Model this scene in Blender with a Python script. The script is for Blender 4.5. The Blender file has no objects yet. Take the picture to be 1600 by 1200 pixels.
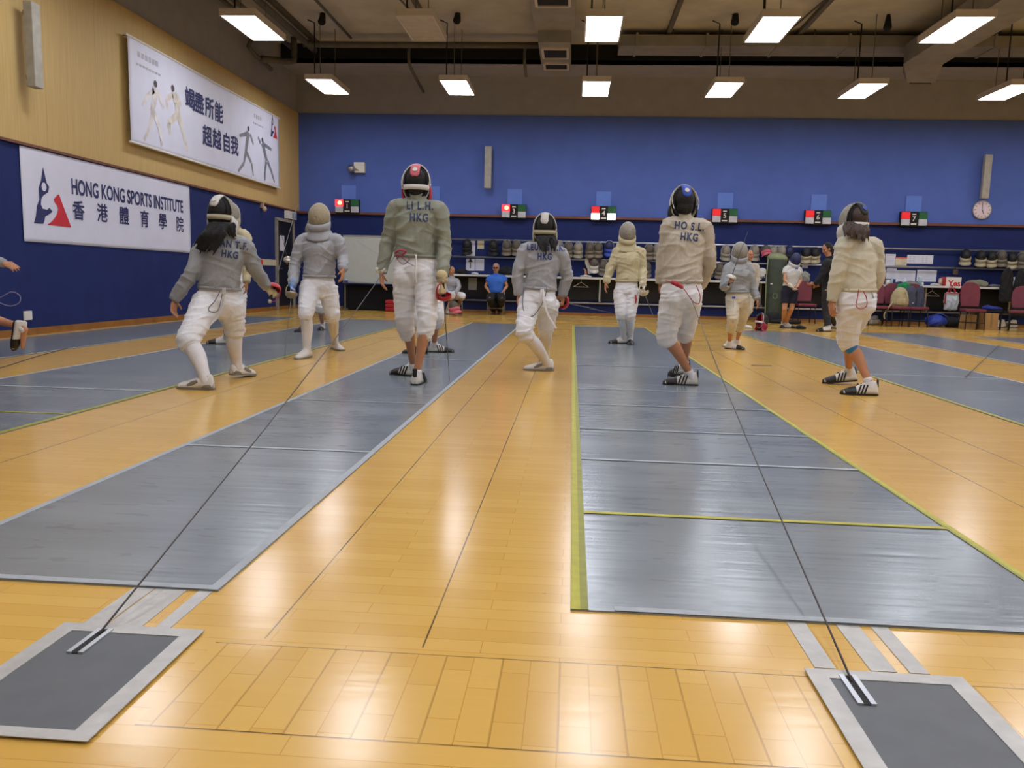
import bpy, bmesh, math, random
import numpy as np
from mathutils import Vector, Matrix, noise
from mathutils.bvhtree import BVHTree

# ------------------------------------------------------------------ camera, light, exposure
C = bpy.context.scene.collection
scene = bpy.context.scene
EYE = Vector((0, 0, 0.9)); FPX = 1265.0; VPX, VPY, SL = 894.5, 437.5, 0.034
_d = Vector((VPX-800, 600-VPY, -FPX)).normalized()
_x = Vector((1, -SL, ((VPX-800)-SL*(600-VPY))/FPX)).normalized()
_z = _x.cross(_d).normalized()
ROT = Matrix((_x, _d, _z))                       # camera space -> world
cd = bpy.data.cameras.new('camera'); cam = bpy.data.objects.new('camera', cd); C.objects.link(cam)
cd.sensor_width = 36; cd.lens = FPX/1600*36; cd.clip_start = 0.05; cd.clip_end = 200
cam.matrix_world = Matrix.Translation(EYE) @ ROT.to_4x4()
scene.camera = cam
w = bpy.data.worlds.new('world'); scene.world = w; w.use_nodes = True
w.node_tree.nodes['Background'].inputs[0].default_value = (0.55, 0.6, 0.7, 1)
w.node_tree.nodes['Background'].inputs[1].default_value = 0.05
scene.view_settings.view_transform = 'Standard'; scene.view_settings.look = 'None'
scene.view_settings.exposure = 0.0; scene.view_settings.gamma = 1.0
scene.cycles.use_denoising = True
scene.cycles.max_bounces = 8; scene.cycles.diffuse_bounces = 5; scene.cycles.glossy_bounces = 3
scene.cycles.sample_clamp_indirect = 6
PANEL_POWER = 23.0                               # emission strength of every lit ceiling panel

def ray(px, py): return ROT @ Vector((px-800, 600-py, -FPX))
def P(px, py, Y): r = ray(px, py); return EYE + r*(Y/r.y)            # point seen at a pixel, at depth Y
def F(px, py, z=0.0): r = ray(px, py); return EYE + r*((z-EYE.z)/r.z)  # point on the floor
def LW(px, py, X): r = ray(px, py); return EYE + r*(X/r.x)            # point on the left wall
PXM = lambda Y: Y/FPX                                                 # metres per pixel at depth Y

# ------------------------------------------------------------------ materials
MATS = {}
def hexc(c):
    if isinstance(c, str):
        c = [int(c[i:i+2], 16)/255 for i in (0, 2, 4)]
        c = [x/12.92 if x <= .04045 else ((x+.055)/1.055)**2.4 for x in c]
    return (*c[:3], 1)
def mat(name, col, rough=.6, metal=0., var=.12, scale=8., bump=0., bscale=60., emit=None, estr=0., stretch=None, spec=.5, sheen=0., fold=0.):
    if name in MATS: return MATS[name]
    m = bpy.data.materials.new(name); m.use_nodes = True; n = m.node_tree.nodes; l = m.node_tree.links
    b = n['Principled BSDF']; col = hexc(col)
    b.inputs['Roughness'].default_value = rough; b.inputs['Metallic'].default_value = metal
    b.inputs['Specular IOR Level'].default_value = spec
    if sheen: b.inputs['Sheen Weight'].default_value = sheen
    tc = n.new('ShaderNodeTexCoord'); mp = n.new('ShaderNodeMapping'); l.new(tc.outputs['Object'], mp.inputs[0])
    if stretch: mp.inputs['Scale'].default_value = stretch
    nz = n.new('ShaderNodeTexNoise'); nz.inputs['Scale'].default_value = scale; nz.inputs['Detail'].default_value = 5
    l.new(mp.outputs[0], nz.inputs['Vector'])
    cr = n.new('ShaderNodeValToRGB'); cr.color_ramp.elements[0].position = .3; cr.color_ramp.elements[1].position = .7
    cr.color_ramp.elements[0].color = tuple(x*(1-var) for x in col[:3])+(1,)
    cr.color_ramp.elements[1].color = tuple(min(1, x*(1+var)) for x in col[:3])+(1,)
    l.new(nz.outputs[0], cr.inputs[0]); l.new(cr.outputs[0], b.inputs['Base Color'])
    if bump:
        n2 = n.new('ShaderNodeTexNoise'); n2.inputs['Scale'].default_value = bscale; n2.inputs['Detail'].default_value = 4
        l.new(tc.outputs['Object'], n2.inputs['Vector'])
        bp = n.new('ShaderNodeBump'); bp.inputs['Strength'].default_value = bump; bp.inputs['Distance'].default_value = .01
        l.new(n2.outputs[0], bp.inputs['Height']); l.new(bp.outputs[0], b.inputs['Normal'])
        if fold:
            n3 = n.new('ShaderNodeTexNoise'); n3.noise_type = 'RIDGED_MULTIFRACTAL'; n3.inputs['Scale'].default_value = 3.2; n3.inputs['Detail'].default_value = 3; n3.inputs['Distortion'].default_value = .8
            m3 = n.new('ShaderNodeMapping'); m3.inputs['Scale'].default_value = (1, 1, 1.6); m3.inputs['Rotation'].default_value = (.3, .5, 0); l.new(tc.outputs['Object'], m3.inputs[0]); l.new(m3.outputs[0], n3.inputs['Vector'])
            b3 = n.new('ShaderNodeBump'); b3.inputs['Strength'].default_value = fold; b3.inputs['Distance'].default_value = .02
            l.new(n3.outputs[0], b3.inputs['Height']); l.new(b3.outputs[0], bp.inputs['Normal'])
    if emit:
        b.inputs['Emission Color'].default_value = hexc(emit); b.inputs['Emission Strength'].default_value = estr
    MATS[name] = m; return m

class NT:
    """tiny node helper"""
    def __init__(s, name):
        s.m = bpy.data.materials.new(name); s.m.use_nodes = True; s.n = s.m.node_tree.nodes; s.l = s.m.node_tree.links
        s.b = s.n['Principled BSDF']; MATS[name] = s.m
    def new(s, t, **k):
        x = s.n.new(t)
        for a, v in k.items(): setattr(x, a, v)
        return x
    def put(s, sock, v):
        if hasattr(v, 'is_output') or isinstance(v, bpy.types.NodeSocket): s.l.new(v, sock)
        else: sock.default_value = v
    def math(s, op, a, b=0.0, c=None):
        x = s.new('ShaderNodeMath', operation=op); s.put(x.inputs[0], a); s.put(x.inputs[1], b)
        if c is not None: s.put(x.inputs[2], c)
        return x.outputs[0]
    def mix(s, f, a, b, mode='MIX'):
        x = s.new('ShaderNodeMix', data_type='RGBA', blend_type=mode); s.put(x.inputs[0], f); s.put(x.inputs[6], a); s.put(x.inputs[7], b)
        return x.outputs[2]

def floor_material():
    t = NT('maple_floor'); tc = t.new('ShaderNodeTexCoord'); co = tc.outputs['Object']
    sep = t.new('ShaderNodeSeparateXYZ'); t.l.new(co, sep.inputs[0]); X, Y = sep.outputs[0], sep.outputs[1]
    def brick(rot, w_, h_, off):
        mp = t.new('ShaderNodeMapping'); t.l.new(co, mp.inputs[0]); mp.inputs['Rotation'].default_value = (0, 0, rot)
        mp.inputs['Location'].default_value = off
        b = t.new('ShaderNodeTexBrick'); t.l.new(mp.outputs[0], b.inputs['Vector'])
        b.inputs['Color1'].default_value = hexc('d5aa54'); b.inputs['Color2'].default_value = hexc('cb9e46')
        b.inputs['Mortar'].default_value = hexc('b98a38'); b.inputs['Scale'].default_value = 1
        b.inputs['Mortar Size'].default_value = .0012; b.inputs['Bias'].default_value = -.25
        b.inputs['Brick Width'].default_value = w_; b.inputs['Row Height'].default_value = h_
        b.offset = .37; b.squash = 1; return b.outputs[0]
    main = brick(0, .52, .066, (0, 0, 0)); band = brick(math.pi/2, .21, .0675, (0, .0, 0))
    inb = t.math('MULTIPLY', t.math('GREATER_THAN', Y, 1.455), t.math('LESS_THAN', Y, 1.825))
    inx = t.math('GREATER_THAN', X, -.84)
    inb = t.math('MULTIPLY', inb, inx)
    col = t.mix(inb, main, band)
    # grain
    mp = t.new('ShaderNodeMapping'); t.l.new(co, mp.inputs[0]); mp.inputs['Scale'].default_value = (2, 30, 1)
    nz = t.new('ShaderNodeTexNoise'); nz.inputs['Scale'].default_value = 2; nz.inputs['Detail'].default_value = 6; t.l.new(mp.outputs[0], nz.inputs['Vector'])
    col = t.mix(t.math('MULTIPLY', nz.outputs[0], .26), col, (.48, .29, .08, 1))
    n3 = t.new('ShaderNodeTexNoise'); n3.inputs['Scale'].default_value = .9; n3.inputs['Detail'].default_value = 3; t.l.new(co, n3.inputs['Vector'])
    # dark seams between the floor plates
    def line(v, at, w_): return t.math('LESS_THAN', t.math('ABSOLUTE', t.math('SUBTRACT', v, at)), w_)
    seams = None
    far = t.math('GREATER_THAN', Y, 1.86)
    for sx in (-.73, -.335, 1.92, 2.36, -2.6, 5.05):
        s_ = t.math('MULTIPLY', line(X, sx, .0022), far); seams = s_ if seams is None else t.math('MAXIMUM', seams, s_)
    for sy in (1.455, 1.825):
        seams = t.math('MAXIMUM', seams, t.math('MULTIPLY', line(Y, sy, .0018), inx))
    bx = t.math('LESS_THAN', t.math('ABSOLUTE', t.math('SUBTRACT', t.math('FRACT', t.math('DIVIDE', t.math('ADD', X, .065), .135)), .5)), .009)
    seams = t.math('MAXIMUM', seams, t.math('MULTIPLY', bx, t.math('MULTIPLY', inb, .55)))
    n4 = t.new('ShaderNodeTexNoise'); n4.inputs['Scale'].default_value = 5; t.l.new(co, n4.inputs['Vector'])
    seams = t.math('MULTIPLY', seams, t.math('ADD', t.math('MULTIPLY', n4.outputs[0], .9), .3))
    col = t.mix(seams, col, hexc('2a1a0a'))
    # scuffs
    n5 = t.new('ShaderNodeTexNoise'); n5.inputs['Scale'].default_value = 14; n5.inputs['Detail'].default_value = 6; t.l.new(co, n5.inputs['Vector'])
    col = t.mix(t.math('MULTIPLY', t.math('GREATER_THAN', n5.outputs[0], .745), .35), col, hexc('6b4a20'))
    t.l.new(col, t.b.inputs['Base Color'])
    t.put(t.b.inputs['Roughness'], t.math('ADD', t.math('MULTIPLY', n3.outputs[0], .06), .165))
    t.b.inputs['Specular IOR Level'].default_value = .5
    bp = t.new('ShaderNodeBump'); bp.inputs['Strength'].default_value = .045; bp.inputs['Distance'].default_value = .01
    mp2 = t.new('ShaderNodeMapping'); t.l.new(co, mp2.inputs[0]); mp2.inputs['Scale'].default_value = (1.2, 9, 1)
    n6 = t.new('ShaderNodeTexNoise'); n6.inputs['Scale'].default_value = 3; t.l.new(mp2.outputs[0], n6.inputs['Vector'])
    t.l.new(n6.outputs[0], bp.inputs['Height']); t.l.new(bp.outputs[0], t.b.inputs['Normal'])
    return t.m

def piste_material():
    t = NT('metal_piste'); tc = t.new('ShaderNodeTexCoord'); co = tc.outputs['Object']
    nz = t.new('ShaderNodeTexNoise'); nz.inputs['Scale'].default_value = 1.6; nz.inputs['Detail'].default_value = 6
    mp = t.new('ShaderNodeMapping'); t.l.new(co, mp.inputs[0]); mp.inputs['Scale'].default_value = (.6, 2.2, 1); t.l.new(mp.outputs[0], nz.inputs['Vector'])
    col = t.mix(nz.outputs[0], hexc('70787c'), hexc('92989b'))
    n2 = t.new('ShaderNodeTexNoise'); n2.inputs['Scale'].default_value = 9; n2.inputs['Detail'].default_value = 5; t.l.new(mp.outputs[0], n2.inputs['Vector'])
    col = t.mix(t.math('MULTIPLY', t.math('GREATER_THAN', n2.outputs[0], .62), .22), col, hexc('4d545a'))
    ck = t.new('ShaderNodeTexChecker'); ck.inputs['Scale'].default_value = 400; t.l.new(co, ck.inputs[0])
    t.l.new(col, t.b.inputs['Base Color'])
    t.b.inputs['Metallic'].default_value = .25; t.put(t.b.inputs['Roughness'], t.math('ADD', t.math('MULTIPLY', nz.outputs[0], .14), .17))
    bp = t.new('ShaderNodeBump'); bp.inputs['Strength'].default_value = .2; bp.inputs['Distance'].default_value = .01
    mp2 = t.new('ShaderNodeMapping'); t.l.new(co, mp2.inputs[0]); mp2.inputs['Scale'].default_value = (.8, 14, 1)
    n6 = t.new('ShaderNodeTexNoise'); n6.inputs['Scale'].default_value = 1.5; t.l.new(mp2.outputs[0], n6.inputs['Vector'])
    t.l.new(n6.outputs[0], bp.inputs['Height']); t.l.new(bp.outputs[0], t.b.inputs['Normal'])
    return t.m

def wood_wall_material():
    t = NT('veneer_wall'); tc = t.new('ShaderNodeTexCoord'); co = tc.outputs['Object']
    mp = t.new('ShaderNodeMapping'); t.l.new(co, mp.inputs[0]); mp.inputs['Scale'].default_value = (1, 14, .6)
    nz = t.new('ShaderNodeTexNoise'); nz.inputs['Scale'].default_value = 2.5; nz.inputs['Detail'].default_value = 8; t.l.new(mp.outputs[0], nz.inputs['Vector'])
    col = t.mix(nz.outputs[0], hexc('ae9258'), hexc('cbb076'))
    sep = t.new('ShaderNodeSeparateXYZ'); t.l.new(co, sep.inputs[0])
    s_ = t.math('LESS_THAN', t.math('FRACT', t.math('DIVIDE', sep.outputs[1], 1.2)), .004)
    col = t.mix(t.math('MULTIPLY', s_, .5), col, hexc('7a6238'))
    t.l.new(col, t.b.inputs['Base Color']); t.b.inputs['Roughness'].default_value = .62; t.b.inputs['Specular IOR Level'].default_value = .3
    return t.m

M = dict(
 floor=floor_material(), piste=piste_material(), veneer=wood_wall_material(),
 navy=mat('navy_wall_felt', '212d60', .8, var=.08, scale=3, bump=.1, bscale=200, spec=.2),
 blue=mat('blue_wall_felt', '5268ae', .8, var=.05, scale=2, bump=.1, bscale=200, spec=.2),
 bluepanel=mat('light_blue_panel', '5a7ac8', .7, var=.03),
 taupe=mat('taupe_upper_wall', '98969a', .9, var=.06, scale=3),
 ceil=mat('ceiling_concrete', 'bab4a4', .95, var=.14, scale=1.5),
 black=mat('black_matt', '101010', .8, var=.2), dark=mat('dark_void', '14130f', 1, var=.1),
 brown=mat('brown_trim_wood', '6a4030', .6, var=.15, scale=6),
 base=mat('wood_skirting', '8a5c26', .5, var=.2, scale=6),
 white=mat('white_plastic', 'd8d4ca', .5, var=.03), paper=mat('white_paper', 'cfd0dc', .8, var=.02),
 banner=mat('banner_vinyl', 'd2d4e4', .55, var=.03, scale=3, bump=.25, bscale=2.5),
 ink=mat('navy_ink', '252a5e', .7, var=.05), red=mat('red_ink', 'c22433', .6, var=.05),
 duct=mat('duct_metal', '8e8a82', .7, metal=.15, var=.12, scale=3), pipe=mat('pipe_paint', '5e594e', .7, var=.15),
 alu=mat('aluminium', 'c4c8cc', .3, metal=.85, var=.05), steel=mat('steel', 'a8a8a8', .3, metal=.9, var=.05),
 silver=mat('silver_tape', 'b4b2ac', .38, metal=.35, var=.1, scale=20, bump=.3, bscale=30),
 ytape=mat('yellow_tape', 'aaa42a', .5, var=.15, scale=20), gtape=mat('olive_tape', '8a8a2c', .5, var=.15, scale=20),
 wtape=mat('grey_white_tape', '9aa0a4', .5, var=.1, scale=20),
 lamp=mat('panel_diffuser', 'ffffff', .4, emit='f1f4ff', estr=PANEL_POWER, var=0),
 fixture=mat('fixture_white', 'c8beb2', .5, var=.03), unlit=mat('unlit_diffuser', 'b8ac98', .5, var=.1, scale=6),
)

# ------------------------------------------------------------------ mesh helpers
def catmull(rows, n):
    r = np.array(rows, float)
    if len(r) < 3: 
        t = np.linspace(0, 1, n+1)[:, None]; return r[0]*(1-t)+r[1]*t
    r2 = np.vstack([2*r[0]-r[1], r, 2*r[-1]-r[-2]]); out = []
    for i in range(1, len(r2)-2):
        for k in range(n):
            t = k/n; a, b, c, d = r2[i-1], r2[i], r2[i+1], r2[i+2]
            out.append(.5*((2*b)+(c-a)*t+(2*a-5*b+4*c-d)*t*t+(3*b-a-3*c+d)*t**3))
    out.append(r2[-2]); return np.array(out)

class MB:
    def __init__(s): s.v = []; s.f = []
    def add(s, vs, fs):
        o = len(s.v); s.v += [tuple(v) for v in vs]; s.f += [tuple(i+o for i in f) for f in fs]; return s
    def box(s, c, d, rot=None, taper=1.0):
        x, y, z = d[0]/2, d[1]/2, d[2]/2; c = Vector(c)
        vs = [Vector((sx*x*(taper if sz > 0 else 1), sy*y*(taper if sz > 0 else 1), sz*z)) for sz in (-1, 1) for sy in (-1, 1) for sx in (-1, 1)]
        if rot is not None: vs = [rot @ v for v in vs]
        return s.add([v+c for v in vs], [(0, 2, 3, 1), (4, 5, 7, 6), (0, 1, 5, 4), (2, 6, 7, 3), (0, 4, 6, 2), (1, 3, 7, 5)])
    def quad(s, a, b, c, d): return s.add([a, b, c, d], [(0, 1, 2, 3)])
    def loft(s, pts, rx, ry=None, side=None, n=14, sub=0, round_=True, flat=1.0):
        k = len(pts); ry = ry or rx
        if isinstance(rx, (int, float)): rx = [rx]*k
        if isinstance(ry, (int, float)): ry = [ry]*k
        if side is not None and isinstance(side, Vector): side = [side]*k
        rows = [[*p, rx[i], ry[i]] + (list(side[i]) if side else []) for i, p in enumerate(pts)]
        if sub: rows = catmull(rows, sub)
        rows = np.array(rows, float); rows[:, 3:5] = np.maximum(rows[:, 3:5], .001)
        P_ = [Vector(r[:3]) for r in rows]; K = len(P_)
        T = [(P_[min(i+1, K-1)]-P_[max(i-1, 0)]).normalized() for i in range(K)]
        rings = []; prev = None
        def frame(i):
            nonlocal prev
            if side: sv = Vector(rows[i][5:8])
            else: sv = prev if prev is not None else T[i].orthogonal()
            sv = (sv-T[i]*sv.dot(T[i])).normalized(); prev = sv
            return sv, T[i].cross(sv)
        ring = lambda c, a, b, sv, uv: [c+sv*a*math.cos(2*math.pi*j/n)+uv*b*math.sin(2*math.pi*j/n) for j in range(n)]
        for i in range(K):
            sv, uv = frame(i); a, b = rows[i][3], rows[i][4]
            if i == 0 and round_:
                rr = min(a, b)
                for q in (.35, .75): rings.append(ring(P_[i]-T[i]*rr*math.sqrt(1-q*q)*.8, a*q, b*q, sv, uv))
            rings.append(ring(P_[i], a, b, sv, uv))
            if i == K-1 and round_:
                rr = min(a, b)
                for q in (.75, .35): rings.append(ring(P_[i]+T[i]*rr*math.sqrt(1-q*q)*.8, a*q, b*q, sv, uv))
        vs = [v for r in rings for v in r]; R_ = len(rings); fs = []
        for i in range(R_-1):
            for j in range(n):
                fs.append((i*n+j, i*n+(j+1) % n, (i+1)*n+(j+1) % n, (i+1)*n+j))
        fs.append(tuple(range(n-1, -1, -1))); fs.append(tuple((R_-1)*n+j for j in range(n)))
        return s.add(vs, fs)
    def tube(s, pts, r, n=8, sub=0): return s.loft([Vector(p) for p in pts], r, n=n, sub=sub, round_=False)
    def ell(s, c, r, axes=None, nu=14, nv=9, cut=None):
        c = Vector(c); vs = []; fs = []; A = axes or (Vector((1, 0, 0)), Vector((0, 1, 0)), Vector((0, 0, 1)))
        for i in range(1, nv):
            th = math.pi*i/nv
            for j in range(nu):
                ph = 2*math.pi*j/nu
                vs.append(c+A[0]*r[0]*math.sin(th)*math.cos(ph)+A[1]*r[1]*math.sin(th)*math.sin(ph)+A[2]*r[2]*math.cos(th))
        for i in range(nv-2):
            for j in range(nu): fs.append((i*nu+j, (i+1)*nu+j, (i+1)*nu+(j+1) % nu, i*nu+(j+1) % nu))
        t = len(vs); vs += [c+A[2]*r[2], c-A[2]*r[2]]
        for j in range(nu):
            fs.append((t, j, (j+1) % nu)); fs.append((t+1, (nv-2)*nu+(j+1) % nu, (nv-2)*nu+j))
        return s.add(vs, fs)
    def prism(s, poly, O, U, V, N, th):
        """outline poly (u,v) in the frame O,U,V, thickness th along N"""
        k = len(poly); a = [O+U*p[0]+V*p[1] for p in poly]; b = [q+N*th for q in a]
        return s.add(a+b, [tuple(range(k-1, -1, -1)), tuple(range(k, 2*k))]+[(i, (i+1) % k, k+(i+1) % k, k+i) for i in range(k)])
    def mesh(s, name):
        me = bpy.data.meshes.new(name); me.from_pydata([tuple(v) for v in s.v], [], s.f); me.update(); return me
    def build(s, name, m, parent=None, smooth=False, label=None, bevel=0):
        me = s.mesh(name); return link(name, me, m, parent, smooth, label, bevel)

def link(name, me, m, parent=None, smooth=False, label=None, bevel=0):
    bm = bmesh.new(); bm.from_mesh(me); bmesh.ops.recalc_face_normals(bm, faces=bm.faces[:]); bm.to_mesh(me); bm.free()
    o = bpy.data.objects.new(name, me); C.objects.link(o)
    me.materials.append(M[m] if isinstance(m, str) else m)
    if smooth: me.polygons.foreach_set('use_smooth', [True]*len(me.polygons))
    if parent is not None:
        o.parent = parent; o.matrix_parent_inverse = parent.matrix_basis.inverted()
    if label: o['label'] = label
    if bevel:
        b = o.modifiers.new('bevel', 'BEVEL'); b.width = bevel; b.segments = 2; b.limit_method = 'ANGLE'
    return o
def thing(name, label, cat, loc=(0, 0, 0), group=None):
    o = bpy.data.objects.new(name, None); C.objects.link(o); o.location = loc; o.empty_display_size = .1
    return tag(o, label, cat, group)
def tag(o, label, cat, group=None):
    o['label'] = label; o['category'] = cat
    if group: o['group'] = group
    return o
def struct(name, mb, m, parent=None, **k):
    o = mb.build(name, m, parent, **k); o['kind'] = 'structure'; return o
def copy_tree(o, parent=None):
    c = o.copy(); C.objects.link(c)
    if parent is not None: c.parent = parent
    for ch in o.children: copy_tree(ch, c)
    return c
def text_mesh(s, size, bold=0.0, extrude=0.0, width=None, align='CENTER', sx=1.0, space=1.0):
    cu = bpy.data.curves.new('txt', 'FONT'); cu.body = s; cu.size = size; cu.offset = bold; cu.extrude = extrude
    cu.align_x = align; cu.align_y = 'CENTER'; cu.resolution_u = 4; cu.space_character = space
    o = bpy.data.objects.new('txt', cu); C.objects.link(o); bpy.context.view_layer.update()
    me = bpy.data.meshes.new_from_object(o.evaluated_get(bpy.context.evaluated_depsgraph_get()))
    bpy.data.objects.remove(o); bpy.data.curves.remove(cu)
    xs = [v.co.x for v in me.vertices]
    if width and xs:
        f = width/(max(xs)-min(xs)); me.transform(Matrix.Diagonal((f, 1, 1, 1)))
        if align == 'LEFT': me.transform(Matrix.Translation((-min(xs)*f, 0, 0)))
    elif sx != 1: me.transform(Matrix.Diagonal((sx, 1, 1, 1)))
    me.materials.clear(); return me
def place_text(name, s, size, O, U, V, m, parent, **k):
    me = text_mesh(s, size, **k); N = U.cross(V)
    me.transform(Matrix(((U.x, V.x, N.x, O.x), (U.y, V.y, N.y, O.y), (U.z, V.z, N.z, O.z), (0, 0, 0, 1))))
    o = bpy.data.objects.new(name, me); C.objects.link(o); me.materials.append(M[m] if isinstance(m, str) else m)
    if parent is not None: o.parent = parent; o.matrix_parent_inverse = parent.matrix_basis.inverted()
    return o
EX, EY, EZ = Vector((1, 0, 0)), Vector((0, 1, 0)), Vector((0, 0, 1))

# ------------------------------------------------------------------ the hall
XL, XR, YB, YF, ZT, ZR = -7.15, 13.0, 21.0, -6.0, 4.97, 6.35
ZM = 2.47                                                   # brown rail between dark and light wall
struct('floor', MB().box(((XL+XR)/2, (YB+YF)/2, -.05), (XR-XL, YB-YF, .1)), 'floor')
m = MB().box((XL-.1, (YB+YF)/2, ZM/2), (.2, YB-YF, ZM))
struct('wall_left_lower', m, 'navy')
struct('wall_left', MB().box((XL-.1, (YB+YF)/2, (ZM+ZT)/2), (.2, YB-YF, ZT-ZM)), 'veneer')
struct('wall_left_upper', MB().box((XL-.12, (YB+YF)/2, (ZT+ZR)/2+.1), (.16, YB-YF, ZR-ZT+.2)), 'taupe')
struct('wall_back_lower', MB().box(((XL+XR)/2, YB+.1, ZM/2), (XR-XL+.4, .2, ZM)), 'navy')
struct('wall_back', MB().box(((XL+XR)/2, YB+.1, (ZM+ZT)/2), (XR-XL+.4, .2, ZT-ZM)), 'blue')
struct('wall_back_upper', MB().box(((XL+XR)/2, YB+.12, (ZT+5.9)/2), (XR-XL+.4, .2, 5.9-ZT)), 'taupe')
struct('wall_right', MB().box((XR+.1, (YB+YF)/2, ZR/2), (.2, YB-YF, ZR+.2)), 'veneer')
struct('wall_front', MB().box(((XL+XR)/2, YF-.1, ZR/2), (XR-XL+.4, .2, ZR+.2)), 'veneer')
struct('ceiling', MB().box(((XL+XR)/2, (19.8+YF)/2, ZR+.1), (XR-XL+.4, 19.8-YF+.2, .2)), 'ceil')
struct('ceiling_soffit', MB().box(((XL+XR)/2, (YB+19.8)/2+.1, 5.95), (XR-XL+.4, YB-19.8+.2, .1)), 'taupe')
struct('trim_1', MB().box(((XL+XR)/2, 19.83, (5.9+ZR)/2), (XR-XL, .06, ZR-5.9)), 'dark')
struct('trim_2', MB().box(((XL+XR)/2, YB-.04, ZM), (XR-XL, .09, .06)), 'brown')
struct('trim_3', MB().box((XL+.02, (YB+YF)/2, ZM), (.04, YB-YF, .035)), 'brown')
struct('baseboard_left', MB().box((XL+.012, (YB+YF)/2, .045), (.024, YB-YF, .09)), 'base')
struct('baseboard_back', MB().box(((XL+XR)/2, YB-.012, .035), (XR-XL, .024, .07)), 'base')
# ceiling ribs along Y
for i, x in enumerate((-6.2, -3.3, -.8, 1.9, 4.7, 7.4, 10.2)):
    struct('trim_%d' % (4+i), MB().box((x, (19.7+YF)/2, ZR-.05), (.09, 19.7-YF, .1)), 'pipe')
# door in the left wall near the far corner
dY0, dY1, dZ = 19.30, 20.42, 2.14
dr = struct('door_1', MB().box((XL+.012, (dY0+dY1)/2, dZ/2+.01), (.02, dY1-dY0, dZ)), mat('door_dark', '14161e', .5))
fr = MB(); 
for y in (dY0-.03, dY1+.03): fr.box((XL+.03, y, dZ/2+.02), (.06, .07, dZ+.02))
fr.box((XL+.03, (dY0+dY1)/2, dZ+.04), (.06, dY1-dY0+.13, .07))
fr.build('door_frame', mat('door_frame_grey', '8f8a80', .5), dr)
MB().box((XL+.05, dY0+.18, 1.0), (.05, .12, .03)).build('door_handle', 'steel', dr)
MB().box((XL+.035, 19.62, 1.62), (.02, .26, .36)).build('door_notice', 'paper', dr)

# ------------------------------------------------------------------ pistes
def piste(x0, x1, y0, y1, label, left=None, right=None, lines=(), ends='wtape', tw=.045):
    t = thing('fencing_piste', label, 'piste', ((x0+x1)/2, (y0+y1)/2, 0), 'fencing pistes laid on the wooden floor')
    MB().box(((x0+x1)/2, (y0+y1)/2, .0025), (x1-x0, y1-y0, .005)).build('piste_mat', 'piste', t)
    cnt = [0]
    def strip(xa, xb, ya, yb, m):
        cnt[0] += 1; MB().box(((xa+xb)/2, (ya+yb)/2, .0056+.0004*cnt[0]), (xb-xa, yb-ya, .0010)).build('tape_line', m, t)
    for side, spec in ((0, left), (1, right)):
        if spec:
            for k, (mm, w_) in enumerate(spec):
                o = sum(q[1] for q in spec[:k])
                if side == 0: strip(x0+o, x0+o+w_, y0, y1, mm)
                else: strip(x1-o-w_, x1-o, y0, y1, mm)
    if ends: strip(x0+.12 if left and len(left) > 1 else x0, x1, y0, y0+.03, ends)
    a = x0+sum(q[1] for q in left) if left else x0; b = x1-sum(q[1] for q in right) if right else x1
    for (y, mm, w_) in lines: strip(a, b, y-w_/2, y+w_/2, mm)
    return t
piste(.025, 1.465, 2.13, 16.1, 'wide grey metal piste with yellow taped edges and yellow cross line, nearest right',
      [('ytape', .027), ('gtape', .022)], [('ytape', .02), ('gtape', .012)],
      [(3.07, 'ytape', .028), (4.02, 'wtape', .03), (4.87, 'wtape', .025), (5.85, 'wtape', .025), (6.7, 'wtape', .02), (8.6, 'wtape', .03), (15.9, 'wtape', .04)])
piste(-1.985, -.97, 2.13, 16.1, 'narrow grey metal piste running away on the near left with pale taped edges',
      [('wtape', .03)], [('wtape', .03)], [(3.98, 'wtape', .03), (5.6, 'wtape', .02), (8.7, 'wtape', .03)])
piste(-4.55, -3.04, 2.13, 16.1, 'grey metal piste with olive edge tape, second from the left wall',
      [('wtape', .03)], [('gtape', .04)], [(5.75, 'wtape', .04), (4.7, 'ytape', .02)])
piste(-6.95, -5.55, 2.13, 16.1, 'grey piste closest to the left wall', [('wtape', .03)], [('wtape', .03)])
piste(3.05, 4.47, 2.13, 16.1, 'blue-grey piste with olive edge tape to the right of the yellow-taped one', [('gtape', .04)], [('wtape', .03)], [(8.6, 'wtape', .03)])
piste(5.55, 6.97, 2.13, 16.6, 'blue-grey piste passing the maroon chairs, second from the right edge', [('wtape', .03)], [('wtape', .03)])
piste(7.75, 9.15, 2.13, 16.3, 'farthest right blue-grey piste, only its far end in view', [('wtape', .03)], [('wtape', .03)])

def reel_plate(x0, x1, y0, y1, sx, label):
    t = thing('reel_plate', label, 'floor plate', ((x0+x1)/2, (y0+y1)/2, 0), 'cable reel plates in the floor')
    MB().box(((x0+x1)/2, (y0+y1)/2, .003), (x1-x0, y1-y0, .006)).build('plate', mat('rubber_plate', '55585a', .5, var=.08, scale=12), t)
    b = .035; m = MB(); z = .0068
    for (a, c, d, e) in ((x0-.01, x1+.01, y1-b, y1+.008), (x0-.01, x1+.01, y0-.008, y0+b*.7), (x0-.01, x0+b, y0+b*.7, y1-b), (x1-b, x1+.01, y0+b*.7, y1-b)):
        m.box(((a+c)/2, (d+e)/2, z), (c-a, e-d, .002))
    m.build('tape_border', 'silver', t)
    m = MB()
    for dx in (-.014, .014): m.box((sx+dx, y1-.085, .0085), (.012, .13, .005))
    m.build('slot_rail', 'alu', t)
    MB().box((sx, y1-.085, .0075), (.016, .13, .002)).build('cable_slot', 'black', t)
    return (sx, y1-.05)
sl = reel_plate(-1.245, -.90, 1.385, 1.865, -1.13, 'grey floor plate with silver tape border at the lower left corner')
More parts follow.
